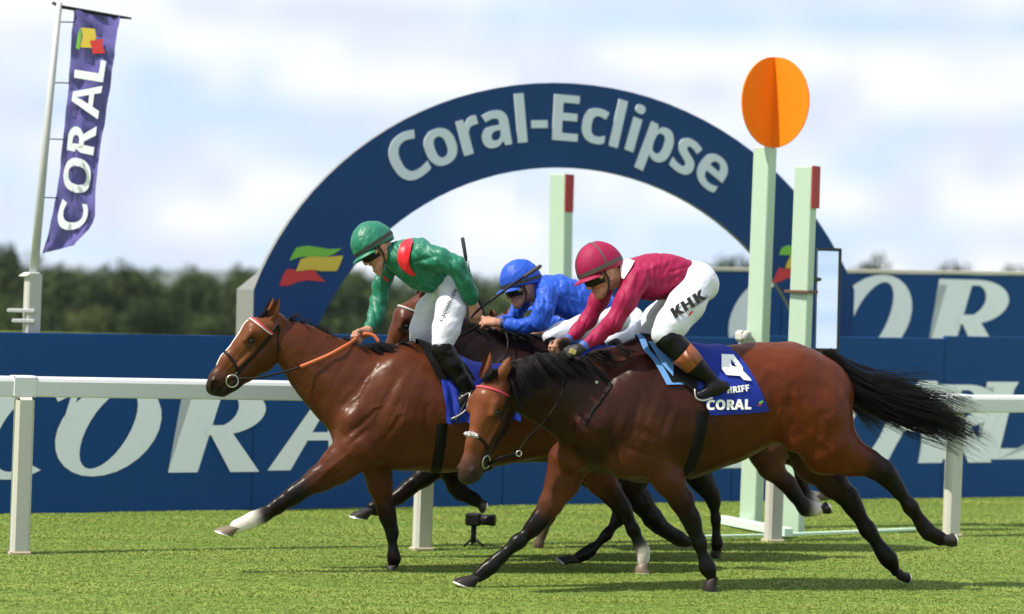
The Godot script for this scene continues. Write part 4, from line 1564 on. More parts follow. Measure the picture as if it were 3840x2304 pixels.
func rider(s: Dictionary) -> Dictionary:
	var root := thing("jockey", s.label, "person", s.base)
	var hc: Vector3 = s.head
	var up: Vector3 = (s.up as Vector3).normalized()
	var fw: Vector3 = s.face
	fw = (fw - up * fw.dot(up)).normalized()
	var sd := up.cross(fw).normalized()      # rider's left
	var sc: float = s.get("hs", 1.0)
	var skin := Color(0.40, 0.20, 0.13)
	var lip := Color(0.30, 0.10, 0.08)
	var h := Field.new()
	h.side = sd
	h.cnoise = noise(28.0, 3, 3)
	h.camp = 0.28
	var Q := func(f: float, u: float, w: float) -> Vector3: return hc + (fw * f + up * u + sd * w) * sc
	h.seg(Q.call(-0.02, 0.02, 0), Q.call(0.015, 0.02, 0), 0.09 * sc, 0.088 * sc, skin, skin, 0.03, 0.82, 0.82)
	h.seg(Q.call(0.03, -0.02, 0), Q.call(0.052, -0.085, 0), 0.066 * sc, 0.04 * sc, skin, skin, 0.03, 0.85, 0.9)
	h.seg(Q.call(-0.005, -0.06, -0.045), Q.call(0.066, -0.105, -0.014), 0.022 * sc, 0.018 * sc, skin, skin, 0.03)
	h.seg(Q.call(-0.005, -0.06, 0.045), Q.call(0.066, -0.105, 0.014), 0.022 * sc, 0.018 * sc, skin, skin, 0.03)
	h.seg(Q.call(0.085, 0.012, -0.036), Q.call(0.085, 0.012, 0.036), 0.014 * sc, 0.014 * sc, skin, skin, 0.02)
	h.seg(Q.call(0.094, 0.0, 0), Q.call(0.119, -0.042, 0), 0.0095 * sc, 0.0135 * sc, skin, Color(0.50, 0.21, 0.15), 0.012)
	for e in [-1.0, 1.0]:
		h.ball(Q.call(0.107, -0.046, 0.011 * e), 0.0085 * sc, skin, 0.008)
		h.ball(Q.call(0.066, -0.035, 0.042 * e), 0.026 * sc, Color(0.47, 0.20, 0.14), 0.025)
		h.ball(Q.call(0.09, -0.008, 0.031 * e), 0.014 * sc, skin, 0.012, 1.0, Vector3.ZERO, 1)
		h.seg(Q.call(-0.012, -0.002, 0.086 * e), Q.call(-0.006, -0.045, 0.08 * e), 0.028 * sc, 0.016 * sc, skin * 1.05, skin, 0.008, 0.35, 0.4)
		h.ball(Q.call(-0.004, -0.016, 0.1 * e), 0.012 * sc, skin, 0.006, 1.0, Vector3.ZERO, 1)
	var open: float = s.get("mouth", 0.0)
	h.seg(Q.call(0.106, -0.073, -0.02), Q.call(0.106, -0.073, 0.02), 0.0045, 0.0045, Color.BLACK, Color.BLACK, 0.004, 1.0, 1.0, Vector3.ZERO, 1)
	h.ridge(Q.call(0.1, -0.05, 0.02), Q.call(0.085, -0.08, 0.034), 0.006, -0.004)
	h.ridge(Q.call(0.1, -0.05, -0.02), Q.call(0.085, -0.08, -0.034), 0.006, -0.004)
	h.seg(Q.call(0.095, -0.066, -0.02), Q.call(0.095, -0.066, 0.02), 0.0075 * sc, 0.0075 * sc, lip, lip, 0.008)
	h.seg(Q.call(0.09, -0.08 - open, -0.017), Q.call(0.09, -0.08 - open, 0.017), 0.008 * sc, 0.008 * sc, lip, lip, 0.008)
	if open > 0.0:
		h.seg(Q.call(0.1, -0.075 - open * 0.4, -0.012), Q.call(0.1, -0.075 - open * 0.4, 0.012), 0.008 + open * 0.45, 0.008 + open * 0.45, Color.BLACK, Color.BLACK, 0.006, 1.0, 1.0, Vector3.ZERO, 1)
	h.ball(Q.call(0.075, -0.108 - open, 0), 0.02 * sc, skin, 0.02)
	var nb: Vector3 = s.neck
	h.seg(Q.call(-0.03, -0.05, 0), nb, 0.058 * sc, 0.064 * sc, skin, skin, 0.03)
	# body under the clothes, hands
	var b := Field.new()
	b.side = s.get("tlat", LAT)
	var shrink := func(a: Array, k: float) -> Array:
		var o := []
		for n in a:
			o.append(Vector4(n.x, n.y, n.z, n.w * k))
		return o
	b.chain(shrink.call(s.torso, 0.8), skin, 0.05, s.tsq)
	for ar in s.arms:
		b.chain(shrink.call(ar.n, 0.72), skin, 0.04)
	for lg in s.legs:
		b.chain(shrink.call(lg.n, 0.78), skin, 0.05)
		b.chain(shrink.call(lg.boot, 0.7), skin, 0.04)
	b.seg(nb, v3(s.torso[0]), 0.06, 0.08, skin, skin, 0.04)
	var hands := Field.new()
	for ar in s.arms:
		if ar.has("hand"):
			var nn: Array = ar.n
			fist(hands, ar.hand[0], ar.hand[1], ar.hand[2], ar.hand[3], ar.get("fingers", skin), ar.get("glove", skin))
			hands.seg(v3(nn[-1]).lerp(v3(nn[-2]), 0.3), ar.hand[0], 0.029, 0.025, ar.get("fingers", skin), ar.get("glove", skin), 0.02)
	later("body", [h, 0.0045, b, 0.02, hands, 0.0042], M.skin, root)
	# silks
	var j := Field.new()
	j.side = s.get("tlat", LAT)
	var jc: Color = s.silk
	j.chain(s.torso, jc, 0.06, s.tsq)
	j.seg(nb + (v3(s.torso[0]) - nb) * 0.25, v3(s.torso[0]), 0.072, 0.1, jc, jc, 0.05)
	j.pl_at = j.a.size()
	for ar in s.arms:
		j.chain(ar.n, jc, 0.045, 0.95)
	for r in s.get("folds", []):
		j.ridge(j.land(r[0] + Vector3(0, 0, 0.5), Vector3(0, 0, -1)), j.land(r[1] + Vector3(0, 0, 0.5), Vector3(0, 0, -1)), r[2], r[3])
	j.noise = noise(7.0, 2, 17)
	j.noise.fractal_octaves = 2
	j.noise.fractal_type = FastNoiseLite.FRACTAL_RIDGED
	j.namp = s.get("wrinkle", 0.014)
	j.nbasis = Basis(Vector3(0, 0, 1), s.get("wturn", 0.4)).scaled(Vector3(1.9, 0.6, 0.8))
	if s.has("hem"):
		j.planes = [s.hem]
	later("silk_jacket", [j, 0.0085], s.silk_mat, root)
	for ar in s.arms:
		if s.has("cuff"):
			var nn: Array = ar.n
			var p := v3(nn[-1])
			var d := (p - v3(nn[-2])).normalized()
			var st := begin()
			tube(st, [p - d * 0.012, p + d * 0.002, p + d * 0.022], [nn[-1].w * 1.04, nn[-1].w * 1.06, nn[-1].w * 0.95], 16)
			part("cuff", done(st), s.cuff, root)
	# breeches
	var br := Field.new()
	br.side = s.get("hlat", LAT)
	br.chain(s.hips, Color(0.8, 0.8, 0.8), 0.07, s.get("hsq", 1.4))
	for lg in s.legs:
		br.chain(lg.n, Color(0.8, 0.8, 0.8), 0.06, 0.95, LAT)
	br.noise = noise(10.0, 3, 27)
	br.namp = s.get("bwrinkle", 0.004)
	br.nbasis = Basis(Vector3(0, 0, 1), -0.5).scaled(Vector3(0.8, 2.2, 1.1))
	var brn := later("breeches", [br, 0.0095], M.breeches, root)
	# boots
	for lg in s.legs:
		var bf := Field.new()
		bf.chain(lg.boot, lg.bc, 0.03, 0.92)
		bf.chain(lg.foot, Color(0.011, 0.011, 0.012), 0.035, 0.85)
		bf.noise = noise(14.0, 2, 7)
		bf.namp = 0.004
		var bo := later("boot", [bf, 0.0075], M.boot, root)
		if lg.has("top"):
			var tp := []
			var tr := []
			for n in lg.top[0]:
				tp.append(v3(n))
				tr.append(n.w)
			var ts := begin()
			tube(ts, tp, tr, 24, 0.93, LAT)
			part("boot_top", done(ts), M[lg.top[1]], bo)
		var st := begin()
		var sol: Array = lg.foot
		var toe := v3(sol[-1])
		var heel := v3(sol[0])
		var dn: Vector3 = lg.get("down", Vector3(0, -1, 0))
		var ax := toe - heel
		box(st, heel + ax * 0.55 + dn * (sol[-1].w * 0.95), ax * 0.52, dn * 0.006, ax.normalized().cross(dn) * 0.034, 0.004)
		part("boot_sole", done(st), M.rubber, bo)
	# cap over the skull cap, peak, bands, goggles
	var c := Field.new()
	c.side = sd
	var cc: Color = s.cap
	c.seg(Q.call(-0.022, 0.045, 0), Q.call(0.02, 0.045, 0), 0.128 * sc, 0.124 * sc, cc, cc, 0.03, 0.86, 0.86)
	c.seg(Q.call(-0.005, 0.07, 0), Q.call(0.0, 0.075, 0), 0.122 * sc, 0.122 * sc, cc, cc, 0.05, 0.86, 0.86)
	c.planes = [[Q.call(0.0, 0.012, 0), (-up + fw * 0.08).normalized()]]
	c.noise = noise(11.0, 3, 47)
	c.namp = s.get("cwrinkle", 0.006)
	c.nbasis = Basis(Vector3(0, 0, 1), 0.5).scaled(Vector3(1.5, 0.9, 1.0))
	var cap := later("cap", [c, 0.006], s.cap_mat, root)
	var st := begin()
	st.set_smooth_group(0)
	var rows := []
	for i in 9:
		var a := lerpf(-1.15, 1.15, i / 8.0)
		var row := []
		for k in 5:
			var t := k / 4.0
			var rr := lerpf(0.112, 0.112 + 0.07 * cos(a * 1.2), t)
			row.append(Q.call(cos(a) * rr + 0.008, 0.022 - t * t * 0.018 - 0.012 * sin(a) * sin(a) , sin(a) * rr * 0.88))
		rows.append(row)
	for lay in 2:
		var o := up * (0.006 - 0.012 * lay) * 0.5
		for i in 8:
			for k in 4:
				quad(st, rows[i][k] + o, rows[i + 1][k] + o, rows[i + 1][k + 1] + o, rows[i][k + 1] + o)
	for i in 8:
		var o := up * 0.003
		quad(st, rows[i][4] + o, rows[i + 1][4] + o, rows[i + 1][4] - o, rows[i][4] - o)
	part("peak", done(st), s.cap_flat, cap)
	var ring := func(u0: float, u1: float, r: float, width: float, m: Material, called: String, tilt := 0.0) -> void:
		var s2 := begin()
		s2.set_smooth_group(0)
		var A := []
		var B := []
		for k in 33:
			var a := TAU * k / 32
			var u := lerpf(u0, u1, 0.5 - 0.5 * cos(a))
			var dd: Vector3 = (fw * cos(a) + sd * sin(a)).normalized()
			A.append(c.land(Q.call(0, u + width * 0.5, 0) + dd * 0.3, -dd, 0.004, 0.4))
			B.append(c.land(Q.call(0, u - width * 0.5, 0) + dd * 0.3, -dd, 0.004, 0.4))
		strip(s2, A, B)
		part(called, done(s2), m, cap)
	ring.call(0.036, 0.045, 0.135, 0.024, s.get("band_mat", M.black_cloth), "goggle_strap", 0.0)
	if s.get("over", false):
		var s2 := begin()
		s2.set_smooth_group(0)
		for pair in [[0.0, 0.02], [PI / 2, 0.0]]:
			var A := []
			var B := []
			for k in 17:
				var a := lerpf(-PI / 2, PI / 2, k / 16.0)
				var ax2: Vector3 = sd if pair[0] == 0.0 else fw
				var wx: Vector3 = (fw if pair[0] == 0.0 else sd) * 0.006
				var dd: Vector3 = (ax2 * sin(a) + up * cos(a)).normalized()
				A.append(c.land(Q.call(0, 0.04, 0) + wx + dd * 0.3, -dd, 0.003, 0.4))
				B.append(c.land(Q.call(0, 0.04, 0) - wx + dd * 0.3, -dd, 0.003, 0.4))
			strip(s2, A, B)
		part("cap_seam", done(s2), s.get("band_mat", M.black_cloth), cap)
	# goggles: curved frame, lens, side badge
	var gst := begin()
	gst.set_smooth_group(0)
	var gl := begin()
	gl.set_smooth_group(0)
	var G := []
	for i in 15:
		var a := lerpf(-1.2, 1.2, i / 14.0)
		var rr := 0.112 - 0.012 * absf(a)
		var dip := 0.008 * exp(-a * a * 30.0)
		G.append([Q.call(cos(a) * rr * 1.02 + 0.004, 0.014, sin(a) * rr * 0.93), Q.call(cos(a) * rr * 1.06 + 0.008, 0.01, sin(a) * rr * 0.97), Q.call(cos(a) * rr * 1.06 + 0.008, -0.04 + dip, sin(a) * rr * 0.97), Q.call(cos(a) * rr + 0.002, -0.048 + dip, sin(a) * rr * 0.92)])
	for i in 14:
		quad(gst, G[i][0], G[i + 1][0], G[i + 1][1], G[i][1])
		quad(gl, G[i][1], G[i + 1][1], G[i + 1][2], G[i][2])
		quad(gst, G[i][2], G[i + 1][2], G[i + 1][3], G[i][3])
	for e in [0, 14]:
		quad(gst, G[e][0], G[e][1], G[e][2], G[e][3])
	var gg := part("goggles", done(gst), M.black, root)
	part("lens", done(gl), M.lens, gg)
	for e in [-1.0, 1.0]:
		var s3 := begin()
		var a: float = 1.12 * e
		var p: Vector3 = Q.call(cos(a) * 0.101 + 0.014, -0.012, sin(a) * 0.101)
		var o: Vector3 = (sd * e + fw * 0.5).normalized()
		tube(s3, [p - o * 0.004, p + o * 0.006], 0.0125, 12)
		part("badge", done(s3), M.badge, gg)
		# chin strap and harness
		var s4 := begin()
		tube(s4, [Q.call(0.02, 0.02, 0.088 * e), Q.call(0.012, -0.035, 0.083 * e), Q.call(0.02, -0.09, 0.055 * e), Q.call(0.045, -0.122, 0.02 * e), Q.call(0.05, -0.125, 0)], 0.0062, 6)
		tube(s4, [Q.call(-0.05, 0.02, 0.082 * e), Q.call(-0.02, -0.03, 0.08 * e), Q.call(0.012, -0.05, 0.078 * e)], 0.0055, 6)
		part("chin_strap", done(s4), M.black_cloth, cap)
	# hair at the nape
	var hf := Field.new()
	hf.side = sd
	hf.seg(Q.call(-0.045, 0.0, 0), Q.call(-0.055, -0.035, 0), 0.066 * sc, 0.045 * sc, Color(0.03, 0.018, 0.01), Color(0.03, 0.018, 0.01), 0.02, 1.02, 1.0)
	hf.noise = noise(40.0, 2, 5)
	hf.namp = 0.004
	later("hair", [hf, 0.006], M.coat_vc, root)
	return {"root": root, "silk": j, "breeches": br, "bnode": brn, "Q": Q, "cap": c}

func whip(label: String, pts: Array, r: float, grip_from: float, band: bool) -> void:
	var t := thing("whip", label, "whip", pts[0])
	var c := curve(pts, 8)
	var st := begin()
	var rad := []
	for i in c.size():
		rad.append(r * (1.0 if i > c.size() * 0.5 else 0.85))
	tube(st, c, rad, 8)
	part("shaft", done(st), M.black, t)
	var e: Vector3 = c[-1]
	var d: Vector3 = (c[-1] - c[-2]).normalized()
	st = begin()
	tube(st, [e - d * 0.14, e - d * 0.13, e + d * 0.0, e + d * 0.012], [r, r * 1.5, r * 1.6, r * 1.1], 8, 1.5, LAT)
	part("flap", done(st), M.black_cloth, t)
	if band:
		st = begin()
		var k := int(c.size() * 0.62)
		var b: Vector3 = c[k]
		tube(st, [b, b + d * 0.05], r * 1.25, 8)
		part("band", done(st), M.pole_light, t)

func patch3(f: Field, outline: Array, d: Vector3, off := 0.003, levels := 2, upto := -1) -> ArrayMesh:
	var t := UP.cross(-d).normalized()
	var tris := []
	for pts in (outline if outline[0] is Array else [outline]):
		var poly := PackedVector2Array()
		for p in pts:
			poly.append(Vector2(p.dot(t), p.dot(UP)))
		var ix := Geometry2D.triangulate_polygon(poly)
		for i in range(0, ix.size(), 3):
			tris.append([pts[ix[i]], pts[ix[i + 1]], pts[ix[i + 2]]])
	for l in levels:
		var nx := []
		for q in tris:
			var a: Vector3 = (q[0] + q[1]) * 0.5
			var b: Vector3 = (q[1] + q[2]) * 0.5
			var c: Vector3 = (q[2] + q[0]) * 0.5
			nx.append([q[0], a, c])
			nx.append([a, q[1], b])
			nx.append([c, b, q[2]])
			nx.append([a, b, c])
		tris = nx
	var st := begin()
	st.set_smooth_group(0)
	var seen := {}
	for q in tris:
		var v := []
		for p in q:
			var key: Vector3 = (p as Vector3).snapped(Vector3.ONE * 0.0004)
			if not seen.has(key):
				seen[key] = f.land(p - d * 0.3, d, off, 0.8, upto)
			v.append(seen[key])
		if (v[1] - v[0]).cross(v[2] - v[0]).dot(d) < 0.0:
			tri(st, v[0], v[2], v[1])
		else:
			tri(st, v[0], v[1], v[2])
	return done(st)

func vein_texture() -> NoiseTexture2D:
	var t := NoiseTexture2D.new()
	t.width = 1024
	t.height = 1024
	t.seamless = true
	var n := noise(0.006, 4, 61)
	n.fractal_type = FastNoiseLite.FRACTAL_RIDGED
	n.fractal_gain = 0.45
	n.domain_warp_enabled = true
	n.domain_warp_amplitude = 40.0
	n.domain_warp_frequency = 0.006
	t.noise = n
	t.as_normal_map = true
	t.bump_strength = 9.0
	return t

func materials() -> void:
	mat("navy", 0.012, 0.064, 0.215, 0.5, 0.25)
	bumpy(M.navy, 0.012, 0.12, 0.6)
	mat("navy_arch", 0.015, 0.054, 0.165, 0.55, 0.25)
	mat("arch_grey", 0.19, 0.20, 0.195, 0.7)
	mat("print_white", 0.84, 0.89, 0.94, 0.5)
	mat("print_grey", 0.58, 0.66, 0.74, 0.5)
	mat("cap_cream", 0.62, 0.58, 0.50, 0.6)
	mat("steel", 0.55, 0.54, 0.5, 0.28)
	M.steel.metallic = 0.9
	mat("dark_steel", 0.02, 0.022, 0.026, 0.4)
	mat("alu", 0.82, 0.82, 0.80, 0.3)
	M.alu.metallic = 0.6
	mat("black", 0.008, 0.008, 0.009, 0.4, 0.3)
	mat("black_cloth", 0.03, 0.028, 0.028, 0.75)
	mat("rubber", 0.02, 0.02, 0.02, 0.8)
	mat("brown", 0.10, 0.055, 0.03, 0.7)
	mat("yellow", 0.62, 0.46, 0.05, 0.6)
	mat("green", 0.17, 0.46, 0.045, 0.6)
	mat("red", 0.55, 0.03, 0.035, 0.6)
	mat("dark_red", 0.34, 0.012, 0.02, 0.6)
	mat("orange", 0.88, 0.20, 0.004, 0.6, 0.3)
	mat("mint", 0.42, 0.55, 0.43, 0.55, 0.3)
	bumpy(M.mint, 0.03, 0.08, 1.0)
	mat("mint_pale", 0.60, 0.80, 0.66, 0.5)
	mat("rail_white", 0.60, 0.63, 0.65, 0.4)
	mat("post_white", 0.50, 0.50, 0.45, 0.5)
	mat("post_dirt", 0.36, 0.31, 0.22, 0.8)
	mat("pole_grey", 0.42, 0.42, 0.40, 0.6)
	mat("pole_light", 0.44, 0.45, 0.46, 0.45)
	mat("flag_purple", 0.105, 0.092, 0.31, 0.7, 0.3)
	M.flag_purple.backlight_enabled = true
	M.flag_purple.backlight = Color(0.25, 0.25, 0.3)
	mat("mirror", 0.74, 0.86, 0.97, 0.03)
	M.mirror.metallic = 1.0
	mat("bark", 0.09, 0.07, 0.05, 0.9)
	mat("leaf_a", 0.030, 0.052, 0.012, 0.8, 0.3)
	mat("leaf_b", 0.046, 0.068, 0.017, 0.8, 0.3)
	mat("leaf_c", 0.062, 0.080, 0.022, 0.8, 0.3)
	for k in ["leaf_a", "leaf_b", "leaf_c"]:
		M[k].vertex_color_use_as_albedo = true
	mat("hill", 0.06, 0.08, 0.05, 0.9)
	mat("ground", 1, 1, 1, 0.9, 0.2)
	M.ground.albedo_texture = noise_texture(0.012, lin(0.138, 0.218, 0.042), lin(0.22, 0.292, 0.06), 5)
	M.ground.uv1_triplanar = true
	M.ground.uv1_world_triplanar = true
	M.ground.uv1_scale = Vector3(0.16, 0.3, 0.42)
	mat("blade", 1, 1, 1, 0.6, 0.35)
	M.blade.vertex_color_use_as_albedo = true
	M.blade.backlight_enabled = true
	M.blade.backlight = Color(0.5, 0.5, 0.4)
	var coat := func(called: String, rough: float, cc: float) -> void:
		mat(called, 1, 1, 1, rough, 0.14)
		M[called].vertex_color_use_as_albedo = true
		M[called].normal_enabled = true
		M[called].normal_texture = vein_texture()
		M[called].normal_scale = 0.5
		M[called].uv1_triplanar = true
		M[called].uv1_world_triplanar = true
		M[called].uv1_scale = Vector3(1.5, 1.1, 1.5)
		M[called].clearcoat_enabled = cc > 0.0
		M[called].clearcoat = cc
		M[called].clearcoat_roughness = 0.31
	coat.call("coat_bay", 0.5, 0.27)
	mat("coat_vc", 1, 1, 1, 0.9, 0.3)
	M.coat_vc.vertex_color_use_as_albedo = true
	mat("skin", 1, 1, 1, 0.55, 0.4)
	M.skin.vertex_color_use_as_albedo = true
	mat("hair", 0.007, 0.006, 0.006, 0.45, 0.28)
	mat("hoof", 0.022, 0.019, 0.018, 0.5, 0.3)
	mat("hoof_pale", 0.16, 0.12, 0.08, 0.5)
	mat("sole", 0.06, 0.05, 0.045, 0.9)
	mat("eye", 0.006, 0.004, 0.003, 0.06)
	mat("ear_bay", 0.15, 0.05, 0.02, 0.6, 0.3)
	mat("ear_dark", 0.12, 0.045, 0.02, 0.6)
	mat("leather", 0.010, 0.007, 0.006, 0.45, 0.3)
	mat("leather_black", 0.006, 0.006, 0.006, 0.5, 0.22)
	mat("rein_orange", 0.52, 0.125, 0.035, 0.6)
	mat("band_red", 0.55, 0.05, 0.09, 0.6)
	mat("band_white", 0.68, 0.66, 0.64, 0.6)
	mat("band_silver", 0.42, 0.42, 0.42, 0.5)
	mat("cloth_blue", 0.010, 0.028, 0.27, 0.62, 0.3)
	bumpy(M.cloth_blue, 0.02, 0.25, 3.0, 7)
	mat("cloth_sky", 0.10, 0.26, 0.58, 0.7)
	mat("number_white", 0.85, 0.85, 0.86, 0.6)
	mat("breeches", 0.60, 0.625, 0.72, 0.6)
	M.breeches.rim_enabled = true
	M.breeches.rim = 0.3
	bumpy(M.breeches, 0.008, 0.2, 2.5, 19)
	mat("boot", 1, 1, 1, 0.33, 0.3)
	M.boot.vertex_color_use_as_albedo = true
	var creases := vein_texture()
	(creases.noise as FastNoiseLite).frequency = 0.009
	(creases.noise as FastNoiseLite).seed = 5
	creases.width = 512
	creases.height = 512
	creases.bump_strength = 7.0
	var silk := func(called: String, r: float, g: float, b: float, rough: float) -> void:
		mat(called, r, g, b, rough, 0.36)
		M[called].normal_enabled = true
		M[called].normal_texture = creases
		M[called].normal_scale = [0.55, 0.5, 0.22][int(rough > 0.47) + int(rough > 0.55)]
		M[called].uv1_triplanar = true
		M[called].uv1_world_triplanar = true
		M[called].uv1_scale = Vector3(2.6, 1.5, 2.2)
	silk.call("silk_green", 0.003, 0.145, 0.084, 0.46)
	M.silk_green.metallic_specular = 0.5
	silk.call("silk_blue", 0.014, 0.075, 0.46, 0.5)
	silk.call("silk_magenta", 0.27, 0.005, 0.052, 0.6)
	silk.call("silk_red", 0.62, 0.018, 0.03, 0.36)
	silk.call("silk_white", 0.78, 0.78, 0.8, 0.5)
	mat("cuff_blue", 0.05, 0.10, 0.36, 0.6)
	mat("cuff_navy", 0.02, 0.03, 0.10, 0.6)
	mat("band_olive", 0.07, 0.06, 0.055, 0.7)
	mat("boot_brown", 0.24, 0.062, 0.020, 0.45)
	mat("lens", 0.004, 0.004, 0.004, 0.12, 0.3)
	mat("badge", 0.42, 0.34, 0.10, 0.5)
	mat("text_black", 0.012, 0.012, 0.014, 0.6)
	mat("text_grey", 0.20, 0.19, 0.22, 0.6)

func _ready() -> void:
	rng.seed = 77
	# --- camera
	var cam := Camera3D.new()
	cam.name = "camera"
	add_child(cam)
	cam.position = Vector3(0, 1.94, 18)
	cam.rotation_degrees = Vector3(-0.566, 0, 1.5)
	var at := CameraAttributesPhysical.new()
	at.frustum_focal_length = 161.3
	at.frustum_focus_distance = 18.2
	at.frustum_near = 0.5
	at.frustum_far = 9000.0
	at.exposure_aperture = 2.7
	cam.attributes = at
	cam.fov = 12.381
	cam.near = 0.5
	cam.far = 9000.0
	cam.current = true
	# --- sky and sun
	var env := Environment.new()
	env.background_mode = Environment.BG_SKY
	var sky := Sky.new()
	var pan := PanoramaSkyMaterial.new()
	pan.panorama = make_sky()
	pan.energy_multiplier = 0.70
	sky.sky_material = pan
	env.sky = sky
	env.tonemap_mode = Environment.TONE_MAPPER_LINEAR
	env.tonemap_exposure = 1.58
	env.sdfgi_enabled = true
	env.ssao_enabled = true
	env.ssil_enabled = true
	env.fog_enabled = true
	env.fog_density = 0.00006
	env.fog_light_color = Color(0.80, 0.87, 0.96)
	var we := WorldEnvironment.new()
	we.name = "world_environment"
	we.environment = env
	add_child(we)
	var sun := DirectionalLight3D.new()
	sun.name = "sun"
	sun.light_energy = 1.34
	sun.light_color = Color(1.0, 0.96, 0.9)
	sun.light_angular_distance = 0.5
	sun.shadow_enabled = true
	add_child(sun)
	var sd := Vector3(0.52, -0.81, -0.27).normalized()
	sun.basis = Basis.looking_at(sd, UP)
	materials()
	turf()
	scenery()
	horses()
	finish()

